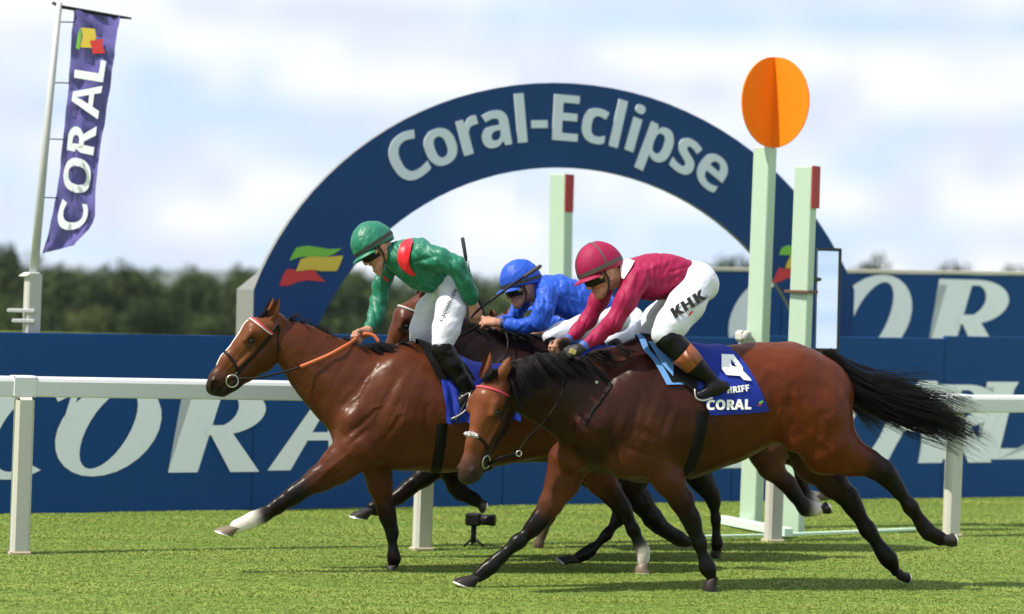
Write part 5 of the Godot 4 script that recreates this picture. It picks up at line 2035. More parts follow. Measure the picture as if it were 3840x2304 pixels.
func horses() -> void:
	var bay := Color(0.079, 0.0228, 0.0084)
	var bay_d := Color(0.022, 0.0075, 0.0042)
	var rust := Color(0.092, 0.0198, 0.0058)
	var seal := Color(0.0125, 0.0062, 0.005)
	var K := BLACK
	var t := Vector3(0.9704, 0, -0.2416)
	# ============ leading horse
	var L := horse({
		"label": "bright bay leading horse with one white front foot and orange reins", "cell": 0.0105, "foot": Vector3(-0.585,-0.009,-0.601), "coat": bay, "dark": bay_d, "skin": M.coat_bay, "ear_skin": M.ear_bay,
		"face": Color(0.135, 0.045, 0.017), "jaw": Color(0.062, 0.0185, 0.0075), "muzzle": Color(0.014, 0.009, 0.008),
		"trunk": [Vector4(-0.895,0.952,-0.524,0.253), Vector4(-0.682,1.051,-0.577,0.388), Vector4(-0.403,1.028,-0.646,0.351), Vector4(-0.105,1.033,-0.721,0.31), Vector4(0.142,1.071,-0.782,0.301), Vector4(0.354,1.107,-0.835,0.316), Vector4(0.497,1.112,-0.87,0.263)],
		"tcol": [bay, bay, bay, bay, bay, rust, bay], "tsq": [0.8, 0.7, 0.76, 0.86, 0.9, 0.92, 0.92],
		"withers": [Vector4(-0.862,1.328,-0.532,0.131), Vector4(-0.655,1.349,-0.584,0.123), Vector4(-0.41,1.309,-0.645,0.097)], "wcol": bay_d,
		"mass": [[Vector4(-0.737,1.324,-0.46,0.108), Vector4(-0.984,0.983,-0.368,0.138), 0.8, bay], [Vector4(-0.693,1.032,-0.42,0.147), Vector4(-0.894,0.837,-0.39,0.114), 0.8, bay], [Vector4(-0.997,0.961,-0.622,0.123), Vector4(-0.907,0.839,-0.644,0.105), 0.8, bay], [Vector4(0.351,1.151,-0.71,0.194), Vector4(0.479,0.977,-0.732,0.176), 0.9, rust], [Vector4(0.355,1.14,-0.959,0.196), Vector4(0.486,0.963,-1.002,0.179), 0.9, rust], [Vector4(-1.092,1.021,-0.423,0.076), Vector4(-1.054,0.865,-0.433,0.076), 0.9, bay]],
		"neck": [Vector4(-1.486,1.536,-0.377,0.104), Vector4(-1.369,1.445,-0.406,0.157), Vector4(-1.237,1.33,-0.439,0.204), Vector4(-1.087,1.225,-0.476,0.258), Vector4(-0.89,1.091,-0.525,0.297)],
		"ncol": [bay, bay, Color(0.075, 0.023, 0.010), bay, bay], "nsq": [0.62, 0.5, 0.48, 0.54, 0.72],
		"poll": Vector3(-1.539,1.65,-0.364), "nose": Vector3(-1.977,1.203,-0.254), "roll": 0.12,
		"legs": [
			{"n": [Vector4(-0.977,0.823,-0.369,0.168), Vector4(-1.094,0.709,-0.34,0.112), Vector4(-1.211,0.619,-0.321,0.082), Vector4(-1.355,0.525,-0.286,0.056), Vector4(-1.4,0.49,-0.275,0.046), Vector4(-1.48,0.436,-0.254,0.04), Vector4(-1.569,0.375,-0.232,0.039), Vector4(-1.637,0.344,-0.216,0.043), Vector4(-1.699,0.316,-0.2,0.035), Vector4(-1.739,0.3,-0.19,0.037)], "c": [bay, bay, Color(0.05, 0.016, 0.008), K, K, K, K, WHITE, WHITE, WHITE], "h": [Vector3(-1.739,0.3,-0.19), Vector3(-1.869,0.278,-0.158), Vector3(-1.747,0.232,-0.188)], "pale": true},
			{"n": [Vector4(-0.866,0.704,-0.655,0.114), Vector4(-0.839,0.553,-0.661,0.076), Vector4(-0.791,0.392,-0.673,0.051), Vector4(-0.777,0.325,-0.677,0.042), Vector4(-0.756,0.249,-0.682,0.035), Vector4(-0.741,0.107,-0.686,0.029), Vector4(-0.737,0.064,-0.687,0.033), Vector4(-0.744,0.026,-0.685,0.028)], "c": [bay, bay, bay_d, K, K, K, K, K], "h": [Vector3(-0.744,0.031,-0.685), Vector3(-0.787,-0.017,-0.674), Vector3(-0.707,-0.015,-0.694)]},
			{"n": [Vector4(0.39,0.993,-0.72,0.194), Vector4(0.52,0.774,-0.742,0.138), Vector4(0.628,0.614,-0.769,0.093), Vector4(0.699,0.528,-0.787,0.065), Vector4(0.768,0.435,-0.804,0.052), Vector4(0.797,0.379,-0.811,0.039), Vector4(0.844,0.292,-0.823,0.034), Vector4(0.893,0.196,-0.835,0.031), Vector4(0.916,0.149,-0.841,0.036), Vector4(0.919,0.099,-0.842,0.029), Vector4(0.916,0.071,-0.841,0.029)], "c": [rust, bay, bay, bay_d, K, K, K, K, WHITE, WHITE, WHITE], "h": [Vector3(0.918,0.071,-0.841), Vector3(0.867,0.009,-0.829), Vector3(0.971,0.011,-0.854)], "pale": true},
			{"n": [Vector4(0.378,0.979,-0.975,0.179), Vector4(0.52,0.726,-1.01,0.1), Vector4(0.689,0.551,-1.052,0.072), Vector4(0.779,0.388,-1.075,0.045), Vector4(0.752,0.337,-1.068,0.035), Vector4(0.679,0.236,-1.05,0.029), Vector4(0.574,0.132,-1.024,0.028), Vector4(0.543,0.107,-1.016,0.033), Vector4(0.499,0.084,-1.005,0.026), Vector4(0.48,0.075,-1,0.026)], "c": [bay, bay, bay_d, K, K, K, K, K, K, K], "h": [Vector3(0.477,0.072,-1), Vector3(0.343,0.078,-0.966), Vector3(0.406,0.021,-0.982)]}],
		"ridges": [[Vector3(-0.868,1.351,-0.531), Vector3(-1.084,1.094,-0.477), 0.02, -0.012], [Vector3(-0.941,1.303,-0.512), Vector3(-1.111,1.065,-0.47), 0.035, 0.008], [Vector3(-0.652,1.327,-0.584), Vector3(-0.777,1.07,-0.553), 0.03, 0.012], [Vector3(-0.717,1.297,-0.568), Vector3(-0.859,1.012,-0.533), 0.022, -0.011], [Vector3(-0.86,1.07,-0.532), Vector3(-1.051,0.889,-0.485), 0.02, -0.014], [Vector3(-0.945,1.097,-0.511), Vector3(-1.08,0.954,-0.478), 0.03, 0.012], [Vector3(-0.922,0.938,-0.517), Vector3(-1.022,0.842,-0.492), 0.018, -0.014], [Vector3(-0.701,1.035,-0.572), Vector3(-0.845,0.816,-0.536), 0.02, -0.009], [Vector3(-1.02,0.786,-0.493), Vector3(-1.202,0.653,-0.447), 0.016, 0.008], [Vector3(-0.991,0.739,-0.5), Vector3(-1.173,0.597,-0.455), 0.014, -0.008], [Vector3(-1.358,1.398,-0.408), Vector3(-1.125,1.281,-0.467), 0.03, -0.008], [Vector3(-1.063,1.394,-0.482), Vector3(-1.204,1.12,-0.447), 0.02, -0.009], [Vector3(-0.609,1.083,-0.595), Vector3(-0.639,0.8,-0.588), 0.02, -0.006], [Vector3(-0.534,1.094,-0.614), Vector3(-0.555,0.8,-0.609), 0.02, -0.006]],
		"ribs": [[Vector3(-0.722,1.11,-0.567), Vector3(-0.751,0.817,-0.56), Vector3(-0.327,1.116,-0.665), Vector3(-0.32,0.822,-0.667), 7, 0.02, -0.004], [Vector3(-0.688,1.241,-0.576), Vector3(-0.794,1.013,-0.549), Vector3(-0.575,1.243,-0.603), Vector3(-0.643,0.959,-0.587), 4, 0.018, 0.006]],
		"veins": [[Vector3(-0.912,1.284,-0.52), Vector3(-0.974,1.161,-0.504), Vector3(-0.989,1.029,-0.5), Vector3(-1.044,0.974,-0.487)], [Vector3(-0.974,1.161,-0.504), Vector3(-1.047,1.094,-0.486), Vector3(-1.09,1,-0.475)], [Vector3(-0.77,1.193,-0.555), Vector3(-0.815,1.098,-0.544), Vector3(-0.87,1.089,-0.53), Vector3(-0.951,0.984,-0.51)], [Vector3(-0.649,1.176,-0.585), Vector3(-0.673,1.053,-0.579), Vector3(-0.729,1.044,-0.565), Vector3(-0.791,0.92,-0.55)], [Vector3(-0.993,0.814,-0.499), Vector3(-1.084,0.748,-0.477), Vector3(-1.174,0.653,-0.454), Vector3(-1.246,0.596,-0.436)], [Vector3(-0.508,0.81,-0.62), Vector3(-0.638,0.771,-0.588), Vector3(-0.741,0.78,-0.562)], [Vector3(-1.451,1.415,-0.386), Vector3(-1.311,1.324,-0.42), Vector3(-1.207,1.214,-0.446)]],
		"ears": [[Vector3(-1.561,1.633,-0.306), Vector3(-1.506,1.777,-0.31), Vector3(-0.55, 0.1, 0.8), 0.034], [Vector3(-1.601,1.656,-0.4), Vector3(-1.554,1.776,-0.411), Vector3(-0.8, 0.1, 0.4), 0.032]]})
	bridle(L, [M.band_white], false, M.band_red)
	rein(L.root, [Vector3(-1.747,1.251,-0.25), Vector3(-1.611,1.263,-0.253), Vector3(-1.47,1.3,-0.278), Vector3(-1.353,1.338,-0.286)], 0.007, M.leather)
	rein(L.root, [Vector3(-1.357,1.337,-0.285), Vector3(-1.191,1.411,-0.321), Vector3(-1.095,1.466,-0.361), Vector3(-1.043,1.499,-0.425), Vector3(-1.001,1.533,-0.559), Vector3(-0.959,1.555,-0.559), Vector3(-0.902,1.545,-0.563), Vector3(-0.868,1.506,-0.561)], 0.013, M.rein_orange)
	var lup := [Vector3(0, 0, 0), Vector3(0.025, 0.02, -0.01), Vector3(0.06, 0.025, -0.02), Vector3(0.09, 0.01, -0.03)]
	var lbk := [Vector3(0, 0, 0), Vector3(0.05, 0.03, 0.01), Vector3(0.11, 0.02, 0.03), Vector3(0.17, -0.02, 0.04)]
	mane(L.root, [Vector3(-1.51,1.619,-0.371), Vector3(-1.4,1.594,-0.398), Vector3(-1.27,1.54,-0.43), Vector3(-1.158,1.491,-0.458), Vector3(-1.037,1.451,-0.488), Vector3(-0.879,1.454,-0.528), Vector3(-0.731,1.462,-0.565)], [lup, lup, lup, lup, lbk, lbk, lbk], 900, [0.012, 0.02, 0.035, 0.05])
	part("forelock", strands([Vector3(-1.55,1.658,-0.361), Vector3(-1.58,1.674,-0.353)], [offsets([Vector3(-1.569,1.674,-0.356), Vector3(-1.595,1.691,-0.329), Vector3(-1.626,1.673,-0.301), Vector3(-1.655,1.648,-0.293)]), offsets([Vector3(-1.58,1.674,-0.353), Vector3(-1.597,1.685,-0.349), Vector3(-1.624,1.673,-0.342), Vector3(-1.651,1.653,-0.336)])], 110, [0.01, 0.016, 0.02, 0.02], 0.003, 0.01), M.hair, L.root)
	tail(L.root, [Vector3(0.689,1.311,-0.918), Vector3(0.87,1.261,-0.963), Vector3(1.055,1.139,-1.009), Vector3(1.223,0.98,-1.051)], 200, [0.03, 0.08, 0.11, 0.14])
	# white streak down the face
	part("face_stripe", strap(L.h, [L.Hd.call(0.14, 0, 0), L.Hd.call(0.3, 0, 0), L.Hd.call(0.5, 0, 0)], -L.V, 0.009, 0.002, 0.5), M.band_white, L.root)
	saddle_cloth(L, Vector3(-0.524,1.132,-0.616), Vector3(-0.046,1.157,-0.735), 2.0, 0.04, M.cloth_blue, "saddle_cloth", 0.013, 0.02)
	saddle_cloth(L, Vector3(-0.624,1.165,-0.591), Vector3(-0.371,1.169,-0.654), 1.15, 0.16, M.leather_black, "saddle", 0.026, 0.0)
	part("girth", strap(L.f, [Vector3(-0.433,0.991,-0.639), Vector3(-0.444,0.83,-0.636), Vector3(-0.469,0.669,-0.63)], FRONT, 0.075, 0.008), M.leather_black, L.root)
	# ============ near horse, number 4
	var NN := horse({
		"label": "dark bay near horse wearing number 4 with pink browband", "foot": Vector3(1.303,0,-0.011), "coat": rust, "dark": bay_d, "skin": M.coat_bay, "ear_skin": M.ear_bay, "cell": 0.0105,
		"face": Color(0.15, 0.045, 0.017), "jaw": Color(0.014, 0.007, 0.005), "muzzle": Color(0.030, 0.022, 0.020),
		"trunk": [Vector4(0.591,1.026,0.167,0.252), Vector4(0.827,1.08,0.108,0.401), Vector4(1.083,1.107,0.044,0.392), Vector4(1.34,1.169,-0.02,0.363), Vector4(1.563,1.24,-0.076,0.313), Vector4(1.781,1.258,-0.13,0.304), Vector4(1.948,1.241,-0.171,0.26)],
		"tcol": [bay_d, Color(0.030, 0.010, 0.006), Color(0.040, 0.012, 0.006), Color(0.066, 0.018, 0.0065), rust, rust, rust], "tsq": [0.85, 0.68, 0.73, 0.78, 0.84, 0.92, 0.95],
		"withers": [Vector4(0.582,1.362,0.169,0.16), Vector4(0.817,1.459,0.11,0.104), Vector4(1.091,1.456,0.042,0.085)], "wcol": bay_d,
		"mass": [[Vector4(0.815,1.337,0.224,0.11), Vector4(0.502,1.033,0.333,0.14), 0.8, Color(0.034, 0.011, 0.006)], [Vector4(0.888,1.023,0.268,0.15), Vector4(0.743,0.835,0.273,0.117), 0.8, Color(0.075, 0.023, 0.010)], [Vector4(0.51,1.018,0.053,0.135), Vector4(0.582,0.851,0.045,0.118), 0.8, bay_d], [Vector4(1.776,1.32,-0.005,0.19), Vector4(1.963,1.103,-0.031,0.204), 0.9, rust], [Vector4(1.801,1.311,-0.258,0.189), Vector4(1.967,1.107,-0.31,0.19), 0.9, rust], [Vector4(0.39,0.957,0.217,0.07), Vector4(0.411,0.806,0.211,0.07), 0.9, bay], [Vector4(1.6,1.352,0.06,0.101), Vector4(1.83,0.985,0.054,0.101), 0.8, rust]],
		"neck": [Vector4(-0.004,1.3,0.49,0.112), Vector4(0.097,1.28,0.444,0.163), Vector4(0.242,1.252,0.357,0.207), Vector4(0.415,1.196,0.262,0.246), Vector4(0.589,1.094,0.167,0.277)],
		"ncol": [bay_d, bay_d, bay_d, Color(0.024, 0.009, 0.006), Color(0.028, 0.010, 0.006)], "nsq": [0.6, 0.5, 0.46, 0.52, 0.8],
		"poll": Vector3(-0.07,1.338,0.537), "nose": Vector3(-0.286,0.716,0.735), "roll": 0.72,
		"legs": [
			{"n": [Vector4(0.907,0.863,0.243,0.135), Vector4(1.012,0.702,0.216,0.094), Vector4(1.099,0.575,0.184,0.069), Vector4(1.158,0.466,0.17,0.052), Vector4(1.184,0.403,0.163,0.043), Vector4(1.221,0.312,0.154,0.039), Vector4(1.266,0.176,0.143,0.034), Vector4(1.28,0.14,0.139,0.038), Vector4(1.304,0.085,0.133,0.03)], "c": [Color(0.075, 0.023, 0.010), Color(0.075, 0.023, 0.010), bay_d, K, K, K, K, K, K], "h": [Vector3(1.308,0.085,0.132), Vector3(1.251,-0.004,0.147), Vector3(1.354,0.004,0.121)]},
			{"n": [Vector4(0.388,0.795,0.104,0.145), Vector4(0.346,0.659,0.114,0.102), Vector4(0.281,0.531,0.13,0.073), Vector4(0.207,0.421,0.149,0.053), Vector4(0.163,0.367,0.16,0.043), Vector4(0.083,0.289,0.18,0.04), Vector4(-0.032,0.185,0.208,0.036), Vector4(-0.093,0.126,0.224,0.04), Vector4(-0.151,0.081,0.238,0.032), Vector4(-0.173,0.067,0.243,0.032)], "c": [bay, bay, Color(0.09, 0.03, 0.014), K, K, K, K, K, K, K], "h": [Vector3(-0.175,0.069,0.244), Vector3(-0.325,0.039,0.281), Vector3(-0.184,-0.018,0.246)]},
			{"n": [Vector4(1.936,1.153,-0.034,0.238), Vector4(2.045,0.935,-0.041,0.19), Vector4(2.196,0.858,-0.078,0.112), Vector4(2.306,0.821,-0.116,0.079), Vector4(2.4,0.772,-0.14,0.068), Vector4(2.451,0.722,-0.152,0.053), Vector4(2.508,0.652,-0.167,0.043), Vector4(2.598,0.541,-0.189,0.039), Vector4(2.683,0.425,-0.21,0.038), Vector4(2.723,0.377,-0.22,0.043), Vector4(2.789,0.344,-0.236,0.035), Vector4(2.811,0.333,-0.242,0.035)], "c": [rust, rust, rust, bay_d, K, K, K, K, K, K, K, K], "h": [Vector3(2.802,0.337,-0.24), Vector3(2.901,0.288,-0.264), Vector3(2.879,0.384,-0.259)]},
			{"n": [Vector4(1.895,1.106,-0.282,0.207), Vector4(1.971,0.812,-0.311,0.125), Vector4(2.113,0.67,-0.346,0.087), Vector4(2.215,0.583,-0.372,0.064), Vector4(2.256,0.512,-0.382,0.052), Vector4(2.355,0.369,-0.407,0.045), Vector4(2.464,0.222,-0.434,0.042), Vector4(2.502,0.176,-0.443,0.046), Vector4(2.55,0.096,-0.455,0.035)], "c": [bay_d, Color(0.05, 0.016, 0.008), bay_d, K, K, K, K, K, K], "h": [Vector3(2.548,0.1,-0.455), Vector3(2.628,0.022,-0.475), Vector3(2.631,0.1,-0.475)]}],
		"ridges": [[Vector3(0.714,1.138,0.136), Vector3(0.696,0.984,0.141), 0.03, 0.016], [Vector3(0.804,1.221,0.114), Vector3(0.774,0.975,0.121), 0.022, -0.014], [Vector3(0.958,1.287,0.075), Vector3(0.882,1.059,0.094), 0.035, 0.015], [Vector3(0.99,1.164,0.067), Vector3(0.93,0.963,0.082), 0.022, -0.012], [Vector3(0.801,0.971,0.114), Vector3(1.043,0.901,0.054), 0.024, 0.012], [Vector3(0.748,0.906,0.127), Vector3(1.027,0.818,0.058), 0.02, -0.012], [Vector3(1.602,1.446,-0.085), Vector3(1.746,1.347,-0.121), 0.03, 0.012], [Vector3(1.746,1.347,-0.121), Vector3(1.8,1.1,-0.135), 0.026, -0.012], [Vector3(1.643,1.336,-0.095), Vector3(1.677,1.125,-0.104), 0.03, -0.012], [Vector3(1.889,1.322,-0.157), Vector3(2.041,1.288,-0.195), 0.04, -0.006], [Vector3(2.078,1.344,-0.204), Vector3(2.077,1.029,-0.203), 0.03, -0.010], [Vector3(2.157,1.253,-0.223), Vector3(2.144,1.012,-0.22), 0.03, 0.006], [Vector3(1.916,1.027,-0.163), Vector3(2.033,0.899,-0.193), 0.03, 0.010], [Vector3(0.995,0.636,0.066), Vector3(1.072,0.508,0.047), 0.014, -0.008], [Vector3(0.313,1.003,0.236), Vector3(0.336,0.876,0.23), 0.02, 0.012], [Vector3(0.609,0.968,0.162), Vector3(0.706,0.761,0.138), 0.025, -0.010], [Vector3(1.375,1.204,-0.029), Vector3(1.474,1.003,-0.053), 0.02, -0.005], [Vector3(1.292,1.166,-0.008), Vector3(1.363,0.965,-0.026), 0.02, -0.005]],
		"ribs": [[Vector3(1.128,1.166,0.033), Vector3(1.117,0.901,0.036), Vector3(1.477,1.242,-0.054), Vector3(1.465,0.985,-0.051), 8, 0.02, -0.004], [Vector3(0.833,1.176,0.106), Vector3(0.783,0.976,0.119), Vector3(1.053,1.207,0.052), Vector3(0.986,0.951,0.068), 4, 0.02, 0.007], [Vector3(1.813,1.33,-0.138), Vector3(1.897,1.009,-0.159), Vector3(2.136,1.289,-0.218), Vector3(2.107,0.993,-0.211), 4, 0.022, -0.006]],
		"veins": [[Vector3(0.732,1.166,0.132), Vector3(0.708,1.038,0.137), Vector3(0.681,0.996,0.144)], [Vector3(0.923,1.223,0.084), Vector3(0.881,1.086,0.094), Vector3(0.836,1.035,0.105), Vector3(0.774,0.961,0.121)], [Vector3(0.991,0.763,0.067), Vector3(1.05,0.654,0.052), Vector3(1.099,0.545,0.04)], [Vector3(1.68,1.355,-0.105), Vector3(1.722,1.209,-0.115), Vector3(1.688,1.08,-0.106)], [Vector3(1.955,0.991,-0.173), Vector3(2.052,0.9,-0.197), Vector3(2.169,0.818,-0.226)], [Vector3(1.255,0.93,0.001), Vector3(1.119,0.838,0.035), Vector3(1.026,0.855,0.058)], [Vector3(2.089,0.937,-0.206), Vector3(2.197,0.846,-0.233), Vector3(2.276,0.754,-0.253)]],
		"ears": [[Vector3(-0.06,1.318,0.586), Vector3(-0.005,1.459,0.593), Vector3(-0.75, 0.2, -0.5), 0.042], [Vector3(-0.169,1.318,0.48), Vector3(-0.127,1.482,0.469), Vector3(-0.8, 0.2, 0.4), 0.039]]})
	bridle(NN, [], true, M.band_red)
	rein(NN.root, [Vector3(0.057,0.871,0.671), Vector3(0.117,0.962,0.625), Vector3(0.226,1.076,0.556), Vector3(0.304,1.198,0.516), Vector3(0.342,1.303,0.476), Vector3(0.369,1.412,0.366)], 0.0065, M.leather_black)
	rein(NN.root, [Vector3(0.61,1.179,0.471), Vector3(0.596,1.126,0.485), Vector3(0.534,1.081,0.49)], 0.003, M.leather, "breastgirth_cord")
	part("neck_strap", strap(NN.f, [Vector3(0.428,1.453,0.207), Vector3(0.532,1.386,0.181), Vector3(0.631,1.289,0.157)], FRONT, 0.03, 0.008), M.leather_black, NN.root)
	part("neck_strap", strap(NN.f, [Vector3(0.631,1.286,0.157), Vector3(0.575,1.209,0.171), Vector3(0.514,1.126,0.186), Vector3(0.478,1.043,0.195)], FRONT, 0.018, 0.006), M.leather_black, NN.root)
	var st := begin()
	var bk: Vector3 = NN.f.land(Vector3(0.618,1.311,0.675), -LAT, 0.012)
	box(st, bk, t * 0.011, UP * 0.01, LAT * 0.004, 0.003)
	part("buckle", done(st), M.steel, NN.root)
	st = begin()
	tube(st, [NN.Hd.call(0.5, -0.12, 0.07), NN.Hd.call(0.49, -0.17, 0.05), NN.Hd.call(0.49, -0.2, 0.0), NN.Hd.call(0.49, -0.17, -0.05)], 0.009, 8)
	part("curb_strap", done(st), M.leather_black, NN.bridle)
	st = begin()
	tube(st, curve([NN.Hd.call(0.5, -0.11, 0.08), Vector3(-0.047,0.843,0.707), Vector3(0.008,0.859,0.693), Vector3(0.06,0.872,0.67)], 5), 0.012, 8, 0.5, LAT)
	part("rein_coupling", done(st), M.leather_black, NN.bridle)
	st = begin()
	var rc := []
	for k in 17:
		rc.append(Vector3(0.066,0.873,0.679) + (t * cos(TAU * k / 16) + UP * sin(TAU * k / 16)) * 0.017)
	tube(st, rc, 0.0035, 6)
	part("rein_ring", done(st), M.steel, NN.bridle)
	var nf := [Vector3(0, 0, 0), Vector3(0.03, -0.005, 0.06), Vector3(0.06, -0.06, 0.10), Vector3(0.09, -0.13, 0.12), Vector3(0.13, -0.19, 0.12)]
	var nf2 := [Vector3(0, 0, 0), Vector3(0.03, 0.0, 0.05), Vector3(0.08, -0.03, 0.09), Vector3(0.14, -0.08, 0.12), Vector3(0.20, -0.12, 0.13)]
	var nf3 := [Vector3(0, 0, 0), Vector3(0.04, 0.0, 0.03), Vector3(0.08, -0.03, 0.05), Vector3(0.12, -0.06, 0.06), Vector3(0.15, -0.09, 0.06)]
	mane(NN.root, [Vector3(-0.036,1.35,0.508), Vector3(0.012,1.419,0.486), Vector3(0.098,1.45,0.444), Vector3(0.186,1.465,0.391), Vector3(0.281,1.456,0.337), Vector3(0.377,1.441,0.271), Vector3(0.504,1.468,0.209), Vector3(0.663,1.515,0.149)], [nf, nf, nf, nf2, nf2, nf3, nf3, nf3], 1900, [0.012, 0.022, 0.032, 0.04, 0.045], 0.004)
	part("forelock", strands([Vector3(-0.06,1.339,0.555), Vector3(-0.098,1.35,0.544)], [offsets([Vector3(-0.067,1.345,0.557), Vector3(-0.098,1.37,0.606), Vector3(-0.135,1.358,0.646), Vector3(-0.164,1.312,0.653)]), offsets([Vector3(-0.098,1.35,0.544), Vector3(-0.123,1.369,0.581), Vector3(-0.147,1.357,0.618), Vector3(-0.174,1.313,0.625)])], 220, [0.015, 0.022, 0.026, 0.025], 0.004, 0.01), M.hair, NN.root)
	tail(NN.root, [Vector3(2.026,1.5,-0.191), Vector3(2.183,1.346,-0.23), Vector3(2.384,1.22,-0.259), Vector3(2.637,1.14,-0.322), Vector3(2.854,1.096,-0.397), Vector3(3.032,1.014,-0.441)], 1700, [0.035, 0.056, 0.082, 0.105, 0.125, 0.14])
	saddle_cloth(NN, Vector3(0.952,1.2,0.077), Vector3(1.338,1.223,-0.02), 1.86, 0.235, M.cloth_blue, "saddle_cloth", 0.014, 0.004)
	saddle_cloth(NN, Vector3(0.786,1.214,0.118), Vector3(0.96,1.217,0.075), 1.25, 0.2, M.cloth_sky, "saddle_pad", 0.022, 0.006)
	saddle_cloth(NN, Vector3(0.823,1.215,0.109), Vector3(1.071,1.219,0.047), 1.2, 0.2, M.leather_black, "saddle", 0.03, 0.0)
	part("saddle_pad", patch3(NN.f, [Vector3(0.866,1.568,0.098), Vector3(0.914,1.569,0.086), Vector3(0.971,1.514,0.072), Vector3(1.023,1.473,0.059), Vector3(1.017,1.361,0.06), Vector3(0.945,1.437,0.078)], FRONT, 0.036, 3, NN.upto), M.cloth_sky, NN.root)
	part("saddle_flap", patch3(NN.f, [Vector3(1.022,1.426,0.059), Vector3(1.093,1.412,0.042), Vector3(1.165,1.366,0.024), Vector3(1.173,1.231,0.022), Vector3(1.134,1.282,0.031), Vector3(1.073,1.324,0.047), Vector3(1.02,1.367,0.06)], FRONT, 0.034, 2, NN.upto), M.leather_black, NN.root)
	part("girth", strap(NN.f, [Vector3(1.208,1.149,0.013), Vector3(1.193,0.985,0.017), Vector3(1.156,0.82,0.026), Vector3(1.122,0.728,0.034)], FRONT, 0.078, 0.009), M.leather_black, NN.root)
	st = begin()
	tube(st, curve([Vector3(1.158,1.49,0.026), Vector3(1.239,1.514,0.005), Vector3(1.346,1.545,-0.021)], 4), 0.009, 8)
	part("cantle_rail", done(st), M.pole_light, NN.root)
	var num := part("number", patch3(NN.f, [[Vector3(1.328,1.503,-0.017), Vector3(1.384,1.502,-0.031), Vector3(1.384,1.474,-0.031), Vector3(1.387,1.433,-0.032), Vector3(1.389,1.373,-0.032), Vector3(1.356,1.375,-0.024), Vector3(1.324,1.413,-0.016)], [Vector3(1.384,1.502,-0.031), Vector3(1.404,1.502,-0.036), Vector3(1.458,1.425,-0.049), Vector3(1.426,1.422,-0.041), Vector3(1.384,1.474,-0.031)], [Vector3(1.387,1.433,-0.032), Vector3(1.426,1.422,-0.041), Vector3(1.458,1.425,-0.049), Vector3(1.461,1.402,-0.05), Vector3(1.44,1.371,-0.045), Vector3(1.389,1.373,-0.032)], [Vector3(1.461,1.402,-0.05), Vector3(1.513,1.351,-0.063), Vector3(1.513,1.341,-0.063), Vector3(1.465,1.346,-0.051), Vector3(1.44,1.371,-0.045)]], FRONT, 0.03, 3, NN.upto), M.number_white, NN.root)
	var r8 := t * cos(0.13) + UP * sin(0.13)
	var u8 := UP * cos(0.13) - t * sin(0.13)
	part("name_text", printed(NN.f, "HRIFF", M.heavy, 0.052, Vector3(1.428,1.286,0.216), r8, u8, FRONT, 0.028, 1.0, NN.upto), M.number_white, NN.root)
	var r4 := t * cos(0.03) + UP * sin(0.03)
	part("sponsor_text", printed(NN.f, "CORAL", M.heavy, 0.081, Vector3(1.37,1.186,0.23), r4, UP, FRONT, 0.028, 1.12, NN.upto), M.number_white, NN.root)
	var em := part("emblem", patch3(NN.f, [Vector3(1.564,1.21,-0.076), Vector3(1.59,1.221,-0.082), Vector3(1.594,1.207,-0.083), Vector3(1.568,1.196,-0.077)], FRONT, 0.022, 1, NN.upto), M.green, NN.root)
	part("red_pennant", patch3(NN.f, [Vector3(1.562,1.195,-0.075), Vector3(1.585,1.201,-0.081), Vector3(1.581,1.188,-0.08), Vector3(1.559,1.183,-0.074)], FRONT, 0.023, 1, NN.upto), M.red, em)
